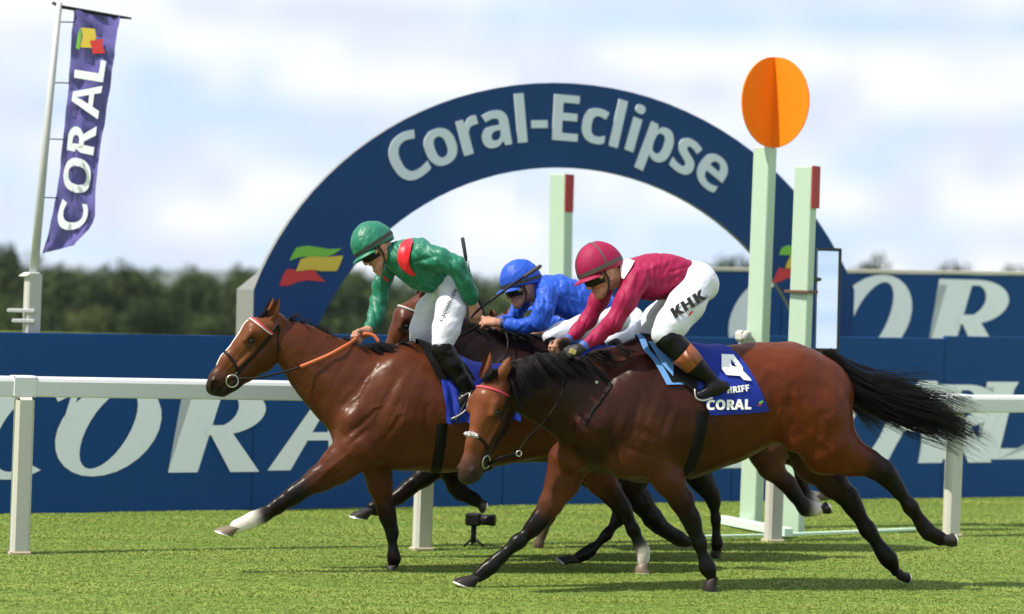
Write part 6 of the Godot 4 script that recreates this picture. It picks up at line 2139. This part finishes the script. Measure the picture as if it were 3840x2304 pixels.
	# ============ dark horse in the middle
	var MM := horse({
		"label": "seal brown horse running between the leader and the rail with silver browband", "foot": Vector3(0.434,-0.013,-1.608), "coat": seal, "dark": seal, "skin": M.coat_bay, "ear_skin": M.ear_dark, "cell": 0.014,
		"face": Color(0.085, 0.028, 0.013), "jaw": Color(0.06, 0.026, 0.016), "muzzle": Color(0.03, 0.02, 0.016),
		"trunk": [Vector4(-0.144,0.941,-1.464,0.257), Vector4(0.091,1.073,-1.523,0.395), Vector4(0.386,1.092,-1.596,0.38), Vector4(0.684,1.109,-1.67,0.356), Vector4(0.946,1.141,-1.735,0.316), Vector4(1.172,1.149,-1.792,0.298), Vector4(1.286,1.137,-1.82,0.261)],
		"tcol": [seal, seal, seal, seal, seal, seal, seal], "tsq": [0.8, 0.7, 0.76, 0.82, 0.88, 0.92, 0.92],
		"withers": [Vector4(-0.118,1.363,-1.471,0.138), Vector4(0.119,1.423,-1.53,0.114), Vector4(0.341,1.399,-1.585,0.092)], "wcol": seal,
		"mass": [[Vector4(0.085,1.297,-1.418,0.11), Vector4(-0.197,0.947,-1.317,0.138), 0.8, seal], [Vector4(1.145,1.187,-1.661,0.185), Vector4(1.206,0.966,-1.666,0.185), 0.9, seal], [Vector4(1.159,1.177,-1.912,0.188), Vector4(1.223,0.952,-1.939,0.188), 0.9, seal]],
		"neck": [Vector4(-0.585,1.664,-1.354,0.102), Vector4(-0.415,1.537,-1.397,0.153), Vector4(-0.229,1.388,-1.443,0.216), Vector4(-0.059,1.199,-1.485,0.284), Vector4(-0.055,1.034,-1.486,0.275)],
		"ncol": [seal, seal, seal, seal, seal], "nsq": [0.6, 0.5, 0.48, 0.56, 0.7],
		"poll": Vector3(-0.635,1.787,-1.342), "nose": Vector3(-0.925,1.229,-1.249), "roll": 0.1,
		"legs": [
			{"n": [Vector4(-0.192,0.746,-1.328,0.137), Vector4(-0.376,0.637,-1.283,0.093), Vector4(-0.355,0.519,-1.288,0.051), Vector4(-0.313,0.471,-1.298,0.043), Vector4(-0.234,0.432,-1.318,0.037), Vector4(-0.194,0.408,-1.328,0.039)], "c": [seal, K, K, K, K, K], "h": [Vector3(-0.194,0.411,-1.328), Vector3(-0.164,0.334,-1.335), Vector3(-0.141,0.433,-1.341)]},
			{"n": [Vector4(-0.195,0.749,-1.575,0.144), Vector4(-0.441,0.669,-1.514,0.099), Vector4(-0.586,0.559,-1.478,0.063), Vector4(-0.682,0.479,-1.454,0.049), Vector4(-0.739,0.427,-1.44,0.041), Vector4(-0.845,0.364,-1.413,0.039), Vector4(-0.893,0.349,-1.401,0.043), Vector4(-0.922,0.344,-1.394,0.037)], "c": [seal, K, K, K, K, K, K, K], "h": [Vector3(-0.922,0.347,-1.394), Vector3(-1.076,0.293,-1.356), Vector3(-0.94,0.262,-1.39)]},
			{"n": [Vector4(1.169,0.983,-1.667,0.185), Vector4(0.951,0.721,-1.613,0.148), Vector4(0.85,0.548,-1.588,0.084), Vector4(0.932,0.419,-1.608,0.073), Vector4(1.02,0.303,-1.63,0.064), Vector4(1.068,0.251,-1.642,0.051), Vector4(1.135,0.206,-1.659,0.043), Vector4(1.202,0.167,-1.676,0.045), Vector4(1.262,0.142,-1.691,0.036)], "c": [seal, seal, seal, K, K, K, K, K, K], "h": [Vector3(1.248,0.148,-1.687), Vector3(1.335,0.116,-1.709), Vector3(1.28,0.2,-1.695)]},
			{"n": [Vector4(1.183,0.99,-1.918,0.197), Vector4(1.304,0.653,-1.948,0.099), Vector4(1.38,0.541,-1.967,0.078), Vector4(1.44,0.456,-1.982,0.053), Vector4(1.461,0.397,-1.988,0.038), Vector4(1.478,0.284,-1.992,0.028), Vector4(1.489,0.139,-1.994,0.026), Vector4(1.493,0.099,-1.995,0.03), Vector4(1.487,0.06,-1.994,0.025)], "c": [seal, K, K, K, K, K, K, K, K], "h": [Vector3(1.487,0.06,-1.994), Vector3(1.462,0.003,-1.988), Vector3(1.529,0.007,-2.004)]}],
		"ears": [[Vector3(-0.619,1.767,-1.294), Vector3(-0.564,1.899,-1.298), Vector3(-0.6, 0.1, 0.7), 0.032], [Vector3(-0.643,1.787,-1.391), Vector3(-0.606,1.912,-1.401), Vector3(-0.8, 0.1, 0.4), 0.03]]})
	bridle(MM, [], false, M.band_silver)
	rein(MM.root, [Vector3(-0.153,1.627,-1.41), Vector3(-0.232,1.61,-1.36), Vector3(-0.322,1.559,-1.317), Vector3(-0.382,1.521,-1.292)], 0.009, M.leather_black)
	rein(MM.root, [Vector3(-0.053,1.586,-1.384), Vector3(-0.027,1.545,-1.349), Vector3(-0.021,1.485,-1.299), Vector3(-0.036,1.417,-1.285), Vector3(-0.084,1.361,-1.294)], 0.006, M.leather)
	var mf := [Vector3(0, 0, 0), Vector3(0.04, 0.02, 0.02), Vector3(0.09, 0.0, 0.05), Vector3(0.13, -0.04, 0.07)]
	mane(MM.root, [Vector3(-0.602,1.773,-1.35), Vector3(-0.473,1.667,-1.382), Vector3(-0.326,1.606,-1.419), Vector3(-0.124,1.565,-1.469), Vector3(0.079,1.536,-1.52)], [mf, mf, mf, mf, mf], 700, [0.012, 0.02, 0.03, 0.04])
	tail(MM.root, [Vector3(1.434,1.28,-1.857), Vector3(1.607,1.227,-1.9), Vector3(1.763,1.135,-1.939), Vector3(1.92,1.025,-1.978)], 160, [0.03, 0.06, 0.08, 0.1])
	saddle_cloth(MM, Vector3(0.274,1.149,-1.568), Vector3(0.776,1.157,-1.693), 1.8, 0.1, M.cloth_blue)
	# ============ hidden horse on the rail
	var FF := horse({
		"label": "brown horse on the rail side almost hidden behind the near horse", "foot": Vector3(1.169,-0.029,-2.541), "coat": bay_d, "dark": bay_d, "skin": M.coat_bay, "ear_skin": M.ear_bay, "cell": 0.016,
		"face": Color(0.12, 0.05, 0.026), "jaw": bay_d, "muzzle": Color(0.03, 0.02, 0.016),
		"trunk": [Vector4(0.443,0.929,-2.36,0.24), Vector4(0.75,1.049,-2.437,0.385), Vector4(1.101,1.064,-2.524,0.363), Vector4(1.494,1.089,-2.622,0.33), Vector4(1.83,1.124,-2.706,0.302), Vector4(2.09,1.128,-2.77,0.274), Vector4(2.232,1.101,-2.806,0.225)],
		"tcol": bay_d, "tsq": [0.8, 0.72, 0.78, 0.84, 0.9, 0.92, 0.92],
		"withers": [Vector4(0.472,1.294,-2.368,0.134), Vector4(0.722,1.376,-2.43,0.115), Vector4(0.975,1.352,-2.493,0.096)], "wcol": bay_d,
		"mass": [[Vector4(2.038,1.132,-2.634,0.185), Vector4(2.123,0.92,-2.655,0.175), 0.9, bay_d], [Vector4(2.063,1.122,-2.887,0.187), Vector4(2.149,0.907,-2.909,0.177), 0.9, bay_d]],
		"neck": [Vector4(-0.051,1.514,-2.237,0.095), Vector4(0.124,1.393,-2.281,0.153), Vector4(0.32,1.234,-2.33,0.22), Vector4(0.497,1.084,-2.374,0.269)],
		"ncol": bay_d, "nsq": [0.6, 0.5, 0.5, 0.6],
		"poll": Vector3(-0.077,1.648,-2.231), "nose": Vector3(-0.233,1.016,-2.192), "roll": 0.2,
		"legs": [
			{"n": [Vector4(0.45,0.769,-2.475,0.135), Vector4(0.381,0.507,-2.458,0.061), Vector4(0.332,0.297,-2.446,0.039), Vector4(0.313,0.229,-2.441,0.034), Vector4(0.265,0.121,-2.429,0.027), Vector4(0.237,0.026,-2.422,0.028), Vector4(0.233,-0.004,-2.421,0.024)], "c": [bay_d, bay_d, bay_d, Color(0.05, 0.03, 0.02), Color(0.1, 0.07, 0.05), Color(0.1, 0.07, 0.05), K], "h": [Vector3(0.231,-0.001,-2.421), Vector3(0.192,-0.045,-2.411), Vector3(0.256,-0.042,-2.427)]},
			{"n": [Vector4(0.483,0.783,-2.257,0.134), Vector4(0.565,0.593,-2.277,0.092), Vector4(0.596,0.516,-2.285,0.057), Vector4(0.703,0.488,-2.312,0.042), Vector4(0.818,0.509,-2.34,0.038), Vector4(0.857,0.519,-2.35,0.038)], "c": [bay_d, K, K, K, K, K], "h": [Vector3(0.857,0.519,-2.35), Vector3(0.945,0.49,-2.372), Vector3(0.923,0.558,-2.367)]},
			{"n": [Vector4(2.082,0.977,-2.645,0.185), Vector4(1.889,0.742,-2.597,0.144), Vector4(1.909,0.62,-2.602,0.085), Vector4(2.037,0.503,-2.634,0.06), Vector4(2.093,0.428,-2.647,0.049), Vector4(2.158,0.353,-2.664,0.043), Vector4(2.192,0.32,-2.672,0.049), Vector4(2.256,0.316,-2.688,0.038), Vector4(2.285,0.321,-2.695,0.038)], "c": [bay_d, Color(0.07, 0.026, 0.014), Color(0.08, 0.03, 0.016), bay_d, K, K, K, WHITE, WHITE], "h": [Vector3(2.285,0.321,-2.695), Vector3(2.371,0.286,-2.717), Vector3(2.327,0.378,-2.706)]},
			{"n": [Vector4(2.107,0.966,-2.898,0.177), Vector4(2.073,0.748,-2.89,0.118), Vector4(2.145,0.668,-2.908,0.059), Vector4(2.168,0.553,-2.914,0.042), Vector4(2.19,0.458,-2.919,0.036), Vector4(2.237,0.372,-2.931,0.04), Vector4(2.271,0.372,-2.939,0.034), Vector4(2.291,0.384,-2.944,0.034)], "c": [bay_d, bay_d, Color(0.06, 0.022, 0.012), bay_d, K, K, WHITE, WHITE], "h": [Vector3(2.286,0.382,-2.943), Vector3(2.399,0.373,-2.971), Vector3(2.329,0.44,-2.953)], "pale": true}],
		"ears": [[Vector3(-0.032,1.668,-2.19), Vector3(-0.02,1.736,-2.194), Vector3(-0.9, 0.1, 0.2), 0.03], [Vector3(-0.135,1.655,-2.268), Vector3(-0.146,1.719,-2.265), Vector3(-0.5, 0.1, 0.8), 0.03]]})
	bridle(FF, [], false, M.leather)
	mane(FF.root, [Vector3(-0.073,1.609,-2.232), Vector3(0.082,1.517,-2.27), Vector3(0.276,1.444,-2.319), Vector3(0.546,1.411,-2.386)], [mf, mf, mf, mf], 250, [0.012, 0.02, 0.03, 0.04])
	tail(FF.root, [Vector3(2.381,1.194,-2.843), Vector3(2.503,1.111,-2.873), Vector3(2.626,1.028,-2.904), Vector3(2.772,0.919,-2.94)], 220, [0.03, 0.05, 0.07, 0.09])
	saddle_cloth(FF, Vector3(0.982,1.111,-2.494), Vector3(1.493,1.119,-2.622), 1.8, 0.1, M.cloth_blue)
	riders()

func riders() -> void:
	var K := BLACK
	var t := Vector3(0.9704, 0, -0.2416)
	var brown := Color(0.30, 0.085, 0.03)
	# --- green
	var g := rider({
		"label": "jockey in green silks with red sash, standing in the stirrups and shouting", "base": Vector3(-0.429,1.416,-0.64),
		"head": Vector3(-0.896,2.107,-0.524), "up": Vector3(-0.55, 0.83, 0.0), "face": Vector3(-0.76, -0.52, 0.52), "hs": 1.0, "mouth": 0.028, "neck": Vector3(-0.801,2.085,-0.547),
		"torso": [Vector4(-0.742,2.064,-0.562,0.102), Vector4(-0.649,2.04,-0.585,0.147), Vector4(-0.549,1.976,-0.61,0.136), Vector4(-0.463,1.922,-0.632,0.099)], "tsq": [1.2, 1.12, 1.1, 1.15],
		"arms": [
			{"n": [Vector4(-0.599,2.092,-0.422,0.084), Vector4(-0.479,2.056,-0.38,0.072), Vector4(-0.37,2.013,-0.376,0.064), Vector4(-0.316,1.92,-0.39,0.057), Vector4(-0.278,1.842,-0.42,0.05), Vector4(-0.264,1.787,-0.444,0.041)], "hand": [Vector3(-0.254,1.759,-0.457), Vector3(0.24, -0.95, 0.1), Vector3(0.15, 0.1, 0.97), Vector3(0.8, 0.5, 0)]},
			{"n": [Vector4(-0.825,1.973,-0.716,0.061), Vector4(-0.87,1.878,-0.736,0.056), Vector4(-0.879,1.772,-0.734,0.052), Vector4(-0.896,1.679,-0.688,0.052), Vector4(-0.928,1.602,-0.629,0.042)], "hand": [Vector3(-0.955,1.566,-0.602), Vector3(-0.8, -0.35, 0.1), Vector3(-0.1, 0.45, -0.88), Vector3(0, 1, 0)]}],
		"legs": [
			{"n": [Vector4(-0.393,1.872,-0.546,0.08), Vector4(-0.398,1.734,-0.462,0.089), Vector4(-0.423,1.609,-0.415,0.08), Vector4(-0.445,1.514,-0.389,0.071)], "boot": [Vector4(-0.443,1.47,-0.379,0.075), Vector4(-0.376,1.368,-0.385,0.066), Vector4(-0.308,1.267,-0.392,0.054), Vector4(-0.283,1.226,-0.398,0.045)], "bc": K, "foot": [Vector4(-0.261,1.229,-0.393,0.027), Vector4(-0.308,1.137,-0.382,0.034), Vector4(-0.363,1.034,-0.368,0.025)], "down": Vector3(0.85, -0.53, 0)},
			{"n": [Vector4(-0.483,1.829,-0.73,0.075), Vector4(-0.551,1.713,-0.774,0.079), Vector4(-0.588,1.599,-0.786,0.075), Vector4(-0.609,1.498,-0.801,0.069)], "boot": [Vector4(-0.606,1.48,-0.822,0.064), Vector4(-0.556,1.39,-0.876,0.054), Vector4(-0.493,1.29,-0.912,0.039)], "bc": K, "foot": [Vector4(-0.466,1.249,-0.93,0.034), Vector4(-0.558,1.187,-0.907,0.031)]}],
		"hips": [Vector4(-0.469,1.926,-0.63,0.085), Vector4(-0.416,1.891,-0.643,0.087), Vector4(-0.392,1.851,-0.649,0.081)], "hsq": 1.2,
		"silk": Color(1, 1, 1), "silk_mat": M.silk_green, "cap": Color(1, 1, 1), "cap_mat": M.silk_green, "cap_flat": M.silk_green, "hem": [Vector3(-0.468,1.896,-0.63), Vector3(0.72, -0.69, 0)], "wrinkle": 0.009, "wturn": -0.5, "cwrinkle": 0.005,
		"folds": [[Vector3(-0.662,2.035,-0.376), Vector3(-0.494,2.072,-0.418), 0.012, -0.012], [Vector3(-0.642,2.022,-0.381), Vector3(-0.48,2.02,-0.421), 0.014, 0.010], [Vector3(-0.561,2.175,-0.401), Vector3(-0.507,2.092,-0.414), 0.012, 0.012], [Vector3(-0.442,2.074,-0.431), Vector3(-0.374,1.958,-0.448), 0.012, -0.012], [Vector3(-0.415,2.048,-0.437), Vector3(-0.341,1.959,-0.456), 0.012, 0.012], [Vector3(-0.789,1.947,-0.344), Vector3(-0.592,1.86,-0.393), 0.02, -0.01], [Vector3(-0.608,1.951,-0.389), Vector3(-0.471,1.929,-0.423), 0.018, -0.012], [Vector3(-0.819,2.141,-0.337), Vector3(-0.759,2.039,-0.352), 0.012, 0.008]]})
	var sash := [Vector3(-0.737,2.153,-0.563), Vector3(-0.711,2.179,-0.57), Vector3(-0.668,2.193,-0.58), Vector3(-0.658,2.162,-0.583), Vector3(-0.669,2.102,-0.58), Vector3(-0.679,2.042,-0.578), Vector3(-0.667,1.996,-0.581), Vector3(-0.633,1.95,-0.589), Vector3(-0.647,1.939,-0.586), Vector3(-0.686,1.955,-0.576), Vector3(-0.727,1.987,-0.566), Vector3(-0.753,2.034,-0.559), Vector3(-0.757,2.086,-0.558)]
	part("sash", patch3(g.silk, sash, FRONT, 0.007, 3), M.silk_red, g.root)
	part("collar", patch3(g.silk, [Vector3(-0.862,1.94,-0.532), Vector3(-0.843,1.934,-0.537), Vector3(-0.81,1.899,-0.545), Vector3(-0.832,1.901,-0.54)], FRONT, 0.006, 2), M.silk_red, g.root)
	var a := deg_to_rad(65.6)
	part("name_text", printed(g.breeches, "C.SOUMILLON", M.font, 0.034, Vector3(-0.414,1.761,-0.489), t * cos(a) + UP * sin(a), UP * cos(a) - t * sin(a), FRONT, 0.009, 1.0), M.text_black, g.bnode)
	var st := begin()
	tube(st, curve([Vector3(-0.311,1.168,-0.329), Vector3(-0.257,1.197,-0.374), Vector3(-0.237,1.163,-0.41)], 4), 0.006, 6)
	tube(st, curve([Vector3(-0.257,1.197,-0.363), Vector3(-0.286,1.081,-0.325), Vector3(-0.375,1.024,-0.303)], 4), 0.006, 6)
	part("stirrup_iron", done(st), M.steel, g.root)
	whip("black whip pointing up and back from the fist of the rider in green", [Vector3(-0.265,1.679,-0.433), Vector3(-0.23,1.722,-0.432), Vector3(-0.159,1.781,-0.449), Vector3(0.027,1.924,-0.506), Vector3(0.174,2.026,-0.584)], 0.0085, 0.1, false)
	# --- magenta
	var m := rider({
		"label": "crouching jockey in magenta silks and cap on the near horse", "base": Vector3(1.09,1.522,0.042),
		"head": Vector3(0.563,1.986,0.174), "up": Vector3(-0.42, 0.91, 0.0), "face": Vector3(-0.84, -0.40, 0.40), "hs": 1.06, "neck": Vector3(0.702,1.993,0.139),
		"torso": [Vector4(0.761,1.973,0.124,0.116), Vector4(0.864,1.974,0.099,0.138), Vector4(0.989,1.984,0.068,0.13), Vector4(1.107,1.996,0.038,0.096)], "tsq": [1.25, 1.08, 1.08, 1.2],
		"arms": [
			{"n": [Vector4(0.78,1.951,0.284,0.081), Vector4(0.709,1.821,0.343,0.067), Vector4(0.633,1.683,0.362,0.056), Vector4(0.539,1.597,0.344,0.044), Vector4(0.453,1.537,0.397,0.033)], "hand": [Vector3(0.419,1.513,0.415), Vector3(-0.88, -0.32, 0.1), Vector3(-0.1, 0.4, 0.9), Vector3(0, 1, 0)], "glove": Color(0.014, 0.014, 0.015), "fingers": Color(0.014, 0.014, 0.015)},
			{"n": [Vector4(0.6,1.932,-0.042,0.066), Vector4(0.548,1.813,-0.029,0.057), Vector4(0.487,1.691,-0.014,0.051), Vector4(0.42,1.622,0.044,0.041), Vector4(0.36,1.568,0.101,0.031)], "hand": [Vector3(0.326,1.544,0.13), Vector3(-0.85, -0.3, 0.25), Vector3(0.1, 0.5, -0.85), Vector3(0, 1, 0)], "glove": Color(0.014, 0.014, 0.015)}],
		"legs": [
			{"n": [Vector4(1.178,1.94,0.144,0.1), Vector4(1.092,1.808,0.238,0.108), Vector4(1.005,1.691,0.3,0.095), Vector4(0.948,1.619,0.335,0.077)], "boot": [Vector4(0.981,1.587,0.337,0.086), Vector4(1.051,1.522,0.33,0.076), Vector4(1.068,1.505,0.326,0.073), Vector4(1.144,1.438,0.317,0.062), Vector4(1.161,1.421,0.313,0.057), Vector4(1.259,1.342,0.299,0.042)], "bc": K, "top": [[Vector4(1.061,1.511,0.33,0.086), Vector4(1.103,1.475,0.322,0.08), Vector4(1.151,1.431,0.317,0.072)], "boot_brown"], "foot": [Vector4(1.34,1.304,0.289,0.035), Vector4(1.289,1.293,0.302,0.043), Vector4(1.192,1.246,0.326,0.03)], "down": Vector3(-0.34, -0.94, 0)},
			{"n": [Vector4(1.161,1.932,-0.099,0.087), Vector4(1.045,1.826,-0.142,0.087), Vector4(0.927,1.708,-0.154,0.078), Vector4(0.845,1.61,-0.154,0.065)], "boot": [Vector4(0.861,1.584,-0.169,0.068), Vector4(0.996,1.483,-0.223,0.058), Vector4(1.112,1.374,-0.262,0.042)], "bc": K, "foot": [Vector4(1.182,1.338,-0.29,0.034), Vector4(1.04,1.283,-0.254,0.031)]}],
		"hips": [Vector4(1.107,1.995,0.038,0.089), Vector4(1.174,1.965,0.021,0.099), Vector4(1.205,1.926,0.014,0.101)], "hsq": 1.25,
		"silk": Color(1, 1, 1), "silk_mat": M.silk_magenta, "cap": Color(1, 1, 1), "cap_mat": M.silk_magenta, "cap_flat": M.silk_magenta, "hem": [Vector3(1.115,2,0.036), Vector3(0.97, -0.24, 0)], "cuff": M.cuff_blue, "over": true, "band_mat": M.band_olive, "wrinkle": 0.005, "wturn": 0.2, "cwrinkle": 0.0015,
		"folds": [[Vector3(0.758,2.001,0.331), Vector3(1.025,2.095,0.265), 0.02, 0.008], [Vector3(0.749,1.807,0.333), Vector3(0.795,1.995,0.322), 0.02, -0.012], [Vector3(0.92,1.941,0.291), Vector3(1.108,2.01,0.244), 0.012, -0.010], [Vector3(0.977,2.007,0.277), Vector3(1.114,2.047,0.242), 0.012, -0.008], [Vector3(0.994,1.899,0.272), Vector3(1.095,1.96,0.247), 0.012, -0.008], [Vector3(0.721,1.778,0.34), Vector3(0.748,1.836,0.334), 0.012, -0.010], [Vector3(0.813,1.852,0.317), Vector3(1.031,1.9,0.263), 0.02, 0.008]]})
	part("shoulder_sash", patch3(m.silk, [Vector3(0.679,2.068,0.145), Vector3(0.715,2.089,0.136), Vector3(0.762,2.076,0.124), Vector3(0.744,2.041,0.128), Vector3(0.718,2.001,0.135), Vector3(0.694,1.96,0.141), Vector3(0.679,1.967,0.145), Vector3(0.673,2.021,0.146)], FRONT, 0.008, 3), M.silk_white, m.root)
	var b := deg_to_rad(32.4)
	var r1 := t * cos(b) + UP * sin(b)
	var u1 := UP * cos(b) - t * sin(b)
	part("sponsor_text", printed(m.breeches, "KHK", M.heavy, 0.086, Vector3(1.093,1.807,0.248), r1, u1, FRONT, 0.010, 1.42), M.text_black, m.bnode)
	part("sponsor_text", printed(m.breeches, "RACING", M.font, 0.032, Vector3(1.172,1.828,0.228), r1, u1, FRONT, 0.011, 1.15), M.text_black, m.bnode)
	part("red_bar", patch3(m.breeches, [Vector3(1.073,1.72,0.046), Vector3(1.122,1.771,0.034), Vector3(1.134,1.768,0.031), Vector3(1.085,1.715,0.044)], FRONT, 0.010, 3), M.red, m.bnode)
	st = begin()
	box(st, Vector3(0.383,1.501,0.466), (t + UP * -0.3).normalized() * 0.022, (UP + t * 0.3).normalized() * 0.016, LAT * 0.004, 0.003)
	part("glove_badge", done(st), M.badge, m.root)
	st = begin()
	tube(st, curve([Vector3(1.151,1.285,0.377), Vector3(1.159,1.232,0.396), Vector3(1.206,1.215,0.384), Vector3(1.265,1.233,0.359)], 4), 0.006, 6)
	part("stirrup_iron", done(st), M.steel, m.root)
	# --- royal blue
	var bl := rider({
		"label": "low crouched jockey in royal blue silks and cap between the other two riders", "base": Vector3(0.473,1.44,-1.618),
		"head": Vector3(0.066,1.883,-1.516), "up": Vector3(-0.28, 0.96, 0.0), "face": Vector3(-0.90, -0.27, 0.38), "hs": 1.0, "neck": Vector3(0.166,1.85,-1.541),
		"torso": [Vector4(0.218,1.867,-1.554,0.093), Vector4(0.312,1.838,-1.578,0.133), Vector4(0.464,1.789,-1.615,0.131), Vector4(0.603,1.742,-1.65,0.115), Vector4(0.692,1.713,-1.672,0.094)], "tsq": [1.2, 1.12, 1.08, 1.08, 1.15],
		"arms": [
			{"n": [Vector4(0.239,1.834,-1.384,0.081), Vector4(0.216,1.736,-1.327,0.071), Vector4(0.185,1.649,-1.319,0.062), Vector4(0.093,1.619,-1.338,0.05), Vector4(0.001,1.625,-1.377,0.042), Vector4(-0.06,1.634,-1.382,0.034)], "hand": [Vector3(-0.11,1.639,-1.38), Vector3(-0.98, 0.08, 0.0), Vector3(0.0, 0.72, 0.65), Vector3(-0.1, 0.3, -0.9)]},
			{"n": [Vector4(0.084,1.784,-1.696,0.054), Vector4(0.039,1.727,-1.716,0.049), Vector4(0.025,1.676,-1.712,0.045), Vector4(-0.055,1.644,-1.641,0.037), Vector4(-0.111,1.644,-1.575,0.031)], "hand": [Vector3(-0.148,1.643,-1.546), Vector3(-1, 0.05, 0), Vector3(0, 0.5, -0.8), Vector3(0, 1, 0)]}],
		"legs": [
			{"n": [Vector4(0.683,1.674,-1.567,0.082), Vector4(0.495,1.628,-1.438,0.073), Vector4(0.34,1.582,-1.348,0.065), Vector4(0.259,1.553,-1.307,0.051)], "boot": [Vector4(0.27,1.529,-1.299,0.049), Vector4(0.362,1.415,-1.302,0.04), Vector4(0.426,1.325,-1.307,0.031)], "bc": K, "foot": [Vector4(0.457,1.301,-1.315,0.025), Vector4(0.372,1.269,-1.294,0.022)]},
			{"n": [Vector4(0.671,1.686,-1.77,0.075), Vector4(0.504,1.631,-1.811,0.069), Vector4(0.324,1.551,-1.807,0.05)], "boot": [Vector4(0.331,1.532,-1.83,0.049), Vector4(0.416,1.413,-1.872,0.039), Vector4(0.483,1.32,-1.898,0.03)], "bc": K, "foot": [Vector4(0.515,1.295,-1.917,0.025), Vector4(0.427,1.261,-1.895,0.023)]}],
		"hips": [Vector4(0.66,1.722,-1.664,0.087), Vector4(0.711,1.695,-1.677,0.087), Vector4(0.737,1.677,-1.683,0.081)], "hsq": 1.2,
		"silk": Color(1, 1, 1), "silk_mat": M.silk_blue, "cap": Color(1, 1, 1), "cap_mat": M.silk_blue, "cap_flat": M.silk_blue, "hem": [Vector3(0.704,1.707,-1.675), Vector3(0.9, -0.4, 0)], "cuff": M.cuff_navy, "wrinkle": 0.010, "wturn": -0.3, "cwrinkle": 0.005,
		"folds": [[Vector3(0.16,1.894,-1.334), Vector3(0.283,1.909,-1.364), 0.012, 0.012], [Vector3(0.161,1.869,-1.334), Vector3(0.296,1.879,-1.368), 0.012, -0.012], [Vector3(0.157,1.783,-1.333), Vector3(0.268,1.773,-1.361), 0.012, -0.012], [Vector3(0.296,1.885,-1.367), Vector3(0.286,1.774,-1.365), 0.014, -0.014], [Vector3(0.323,1.787,-1.374), Vector3(0.522,1.755,-1.424), 0.02, -0.010], [Vector3(0.033,1.596,-1.302), Vector3(0.093,1.647,-1.317), 0.012, 0.010], [Vector3(0.352,1.837,-1.382), Vector3(0.47,1.815,-1.411), 0.012, -0.008]]})
	whip("thin upright whip with a pale band above the leading rider's elbow", [Vector3(-0.169,1.654,-1.427), Vector3(-0.231,1.797,-1.412), Vector3(-0.314,2.032,-1.391), Vector3(-0.35,2.205,-1.382)], 0.0085, 0.1, true)
	# --- hidden rider
	rider({
		"label": "jockey in blue silks almost hidden behind the rider in magenta", "base": Vector3(0.817,1.428,-2.454),
		"head": Vector3(0.281,1.772,-2.32), "up": Vector3(-0.3, 0.95, 0.0), "face": Vector3(-0.95, -0.3, 0.1), "hs": 1.0, "neck": Vector3(0.353,1.748,-2.338),
		"torso": [Vector4(0.404,1.768,-2.351,0.084), Vector4(0.515,1.758,-2.378,0.107), Vector4(0.665,1.729,-2.416,0.11), Vector4(0.777,1.693,-2.444,0.097), Vector4(0.85,1.675,-2.462,0.088)], "tsq": 1.15,
		"arms": [{"n": [Vector4(0.394,1.763,-2.173,0.061), Vector4(0.352,1.647,-2.131,0.051), Vector4(0.264,1.593,-2.192,0.035)], "hand": [Vector3(0.227,1.579,-2.203), Vector3(-0.95, -0.1, 0), Vector3(0, 0.7, 0.6), Vector3(0, 0.4, -0.9)]},
			{"n": [Vector4(0.401,1.76,-2.525,0.062), Vector4(0.352,1.654,-2.544,0.051), Vector4(0.267,1.602,-2.44,0.035)], "hand": [Vector3(0.229,1.588,-2.41), Vector3(-0.95, -0.1, 0), Vector3(0, 0.7, -0.6), Vector3(0, 0.4, 0.9)]}],
		"legs": [
			{"n": [Vector4(0.879,1.638,-2.366,0.078), Vector4(0.793,1.586,-2.272,0.069), Vector4(0.715,1.528,-2.201,0.054)], "boot": [Vector4(0.734,1.503,-2.186,0.049), Vector4(0.827,1.403,-2.188,0.038), Vector4(0.887,1.327,-2.193,0.029)], "bc": K, "foot": [Vector4(0.913,1.309,-2.199,0.024), Vector4(0.83,1.275,-2.178,0.022)]},
			{"n": [Vector4(0.854,1.667,-2.566,0.075), Vector4(0.723,1.755,-2.605,0.059), Vector4(0.66,1.681,-2.61,0.052), Vector4(0.617,1.575,-2.61,0.047)], "boot": [Vector4(0.638,1.556,-2.636,0.046), Vector4(0.735,1.432,-2.701,0.038), Vector4(0.804,1.335,-2.729,0.03)], "bc": K, "foot": [Vector4(0.832,1.302,-2.735,0.025), Vector4(0.753,1.268,-2.716,0.022)]}],
		"hips": [Vector4(0.81,1.687,-2.452,0.084), Vector4(0.857,1.669,-2.463,0.084), Vector4(0.884,1.643,-2.47,0.081)], "hsq": 1.2,
		"silk": Color(1, 1, 1), "silk_mat": M.silk_blue, "cap": Color(1, 1, 1), "cap_mat": M.silk_blue, "cap_flat": M.silk_blue, "cuff": M.cuff_navy, "wrinkle": 0.012})
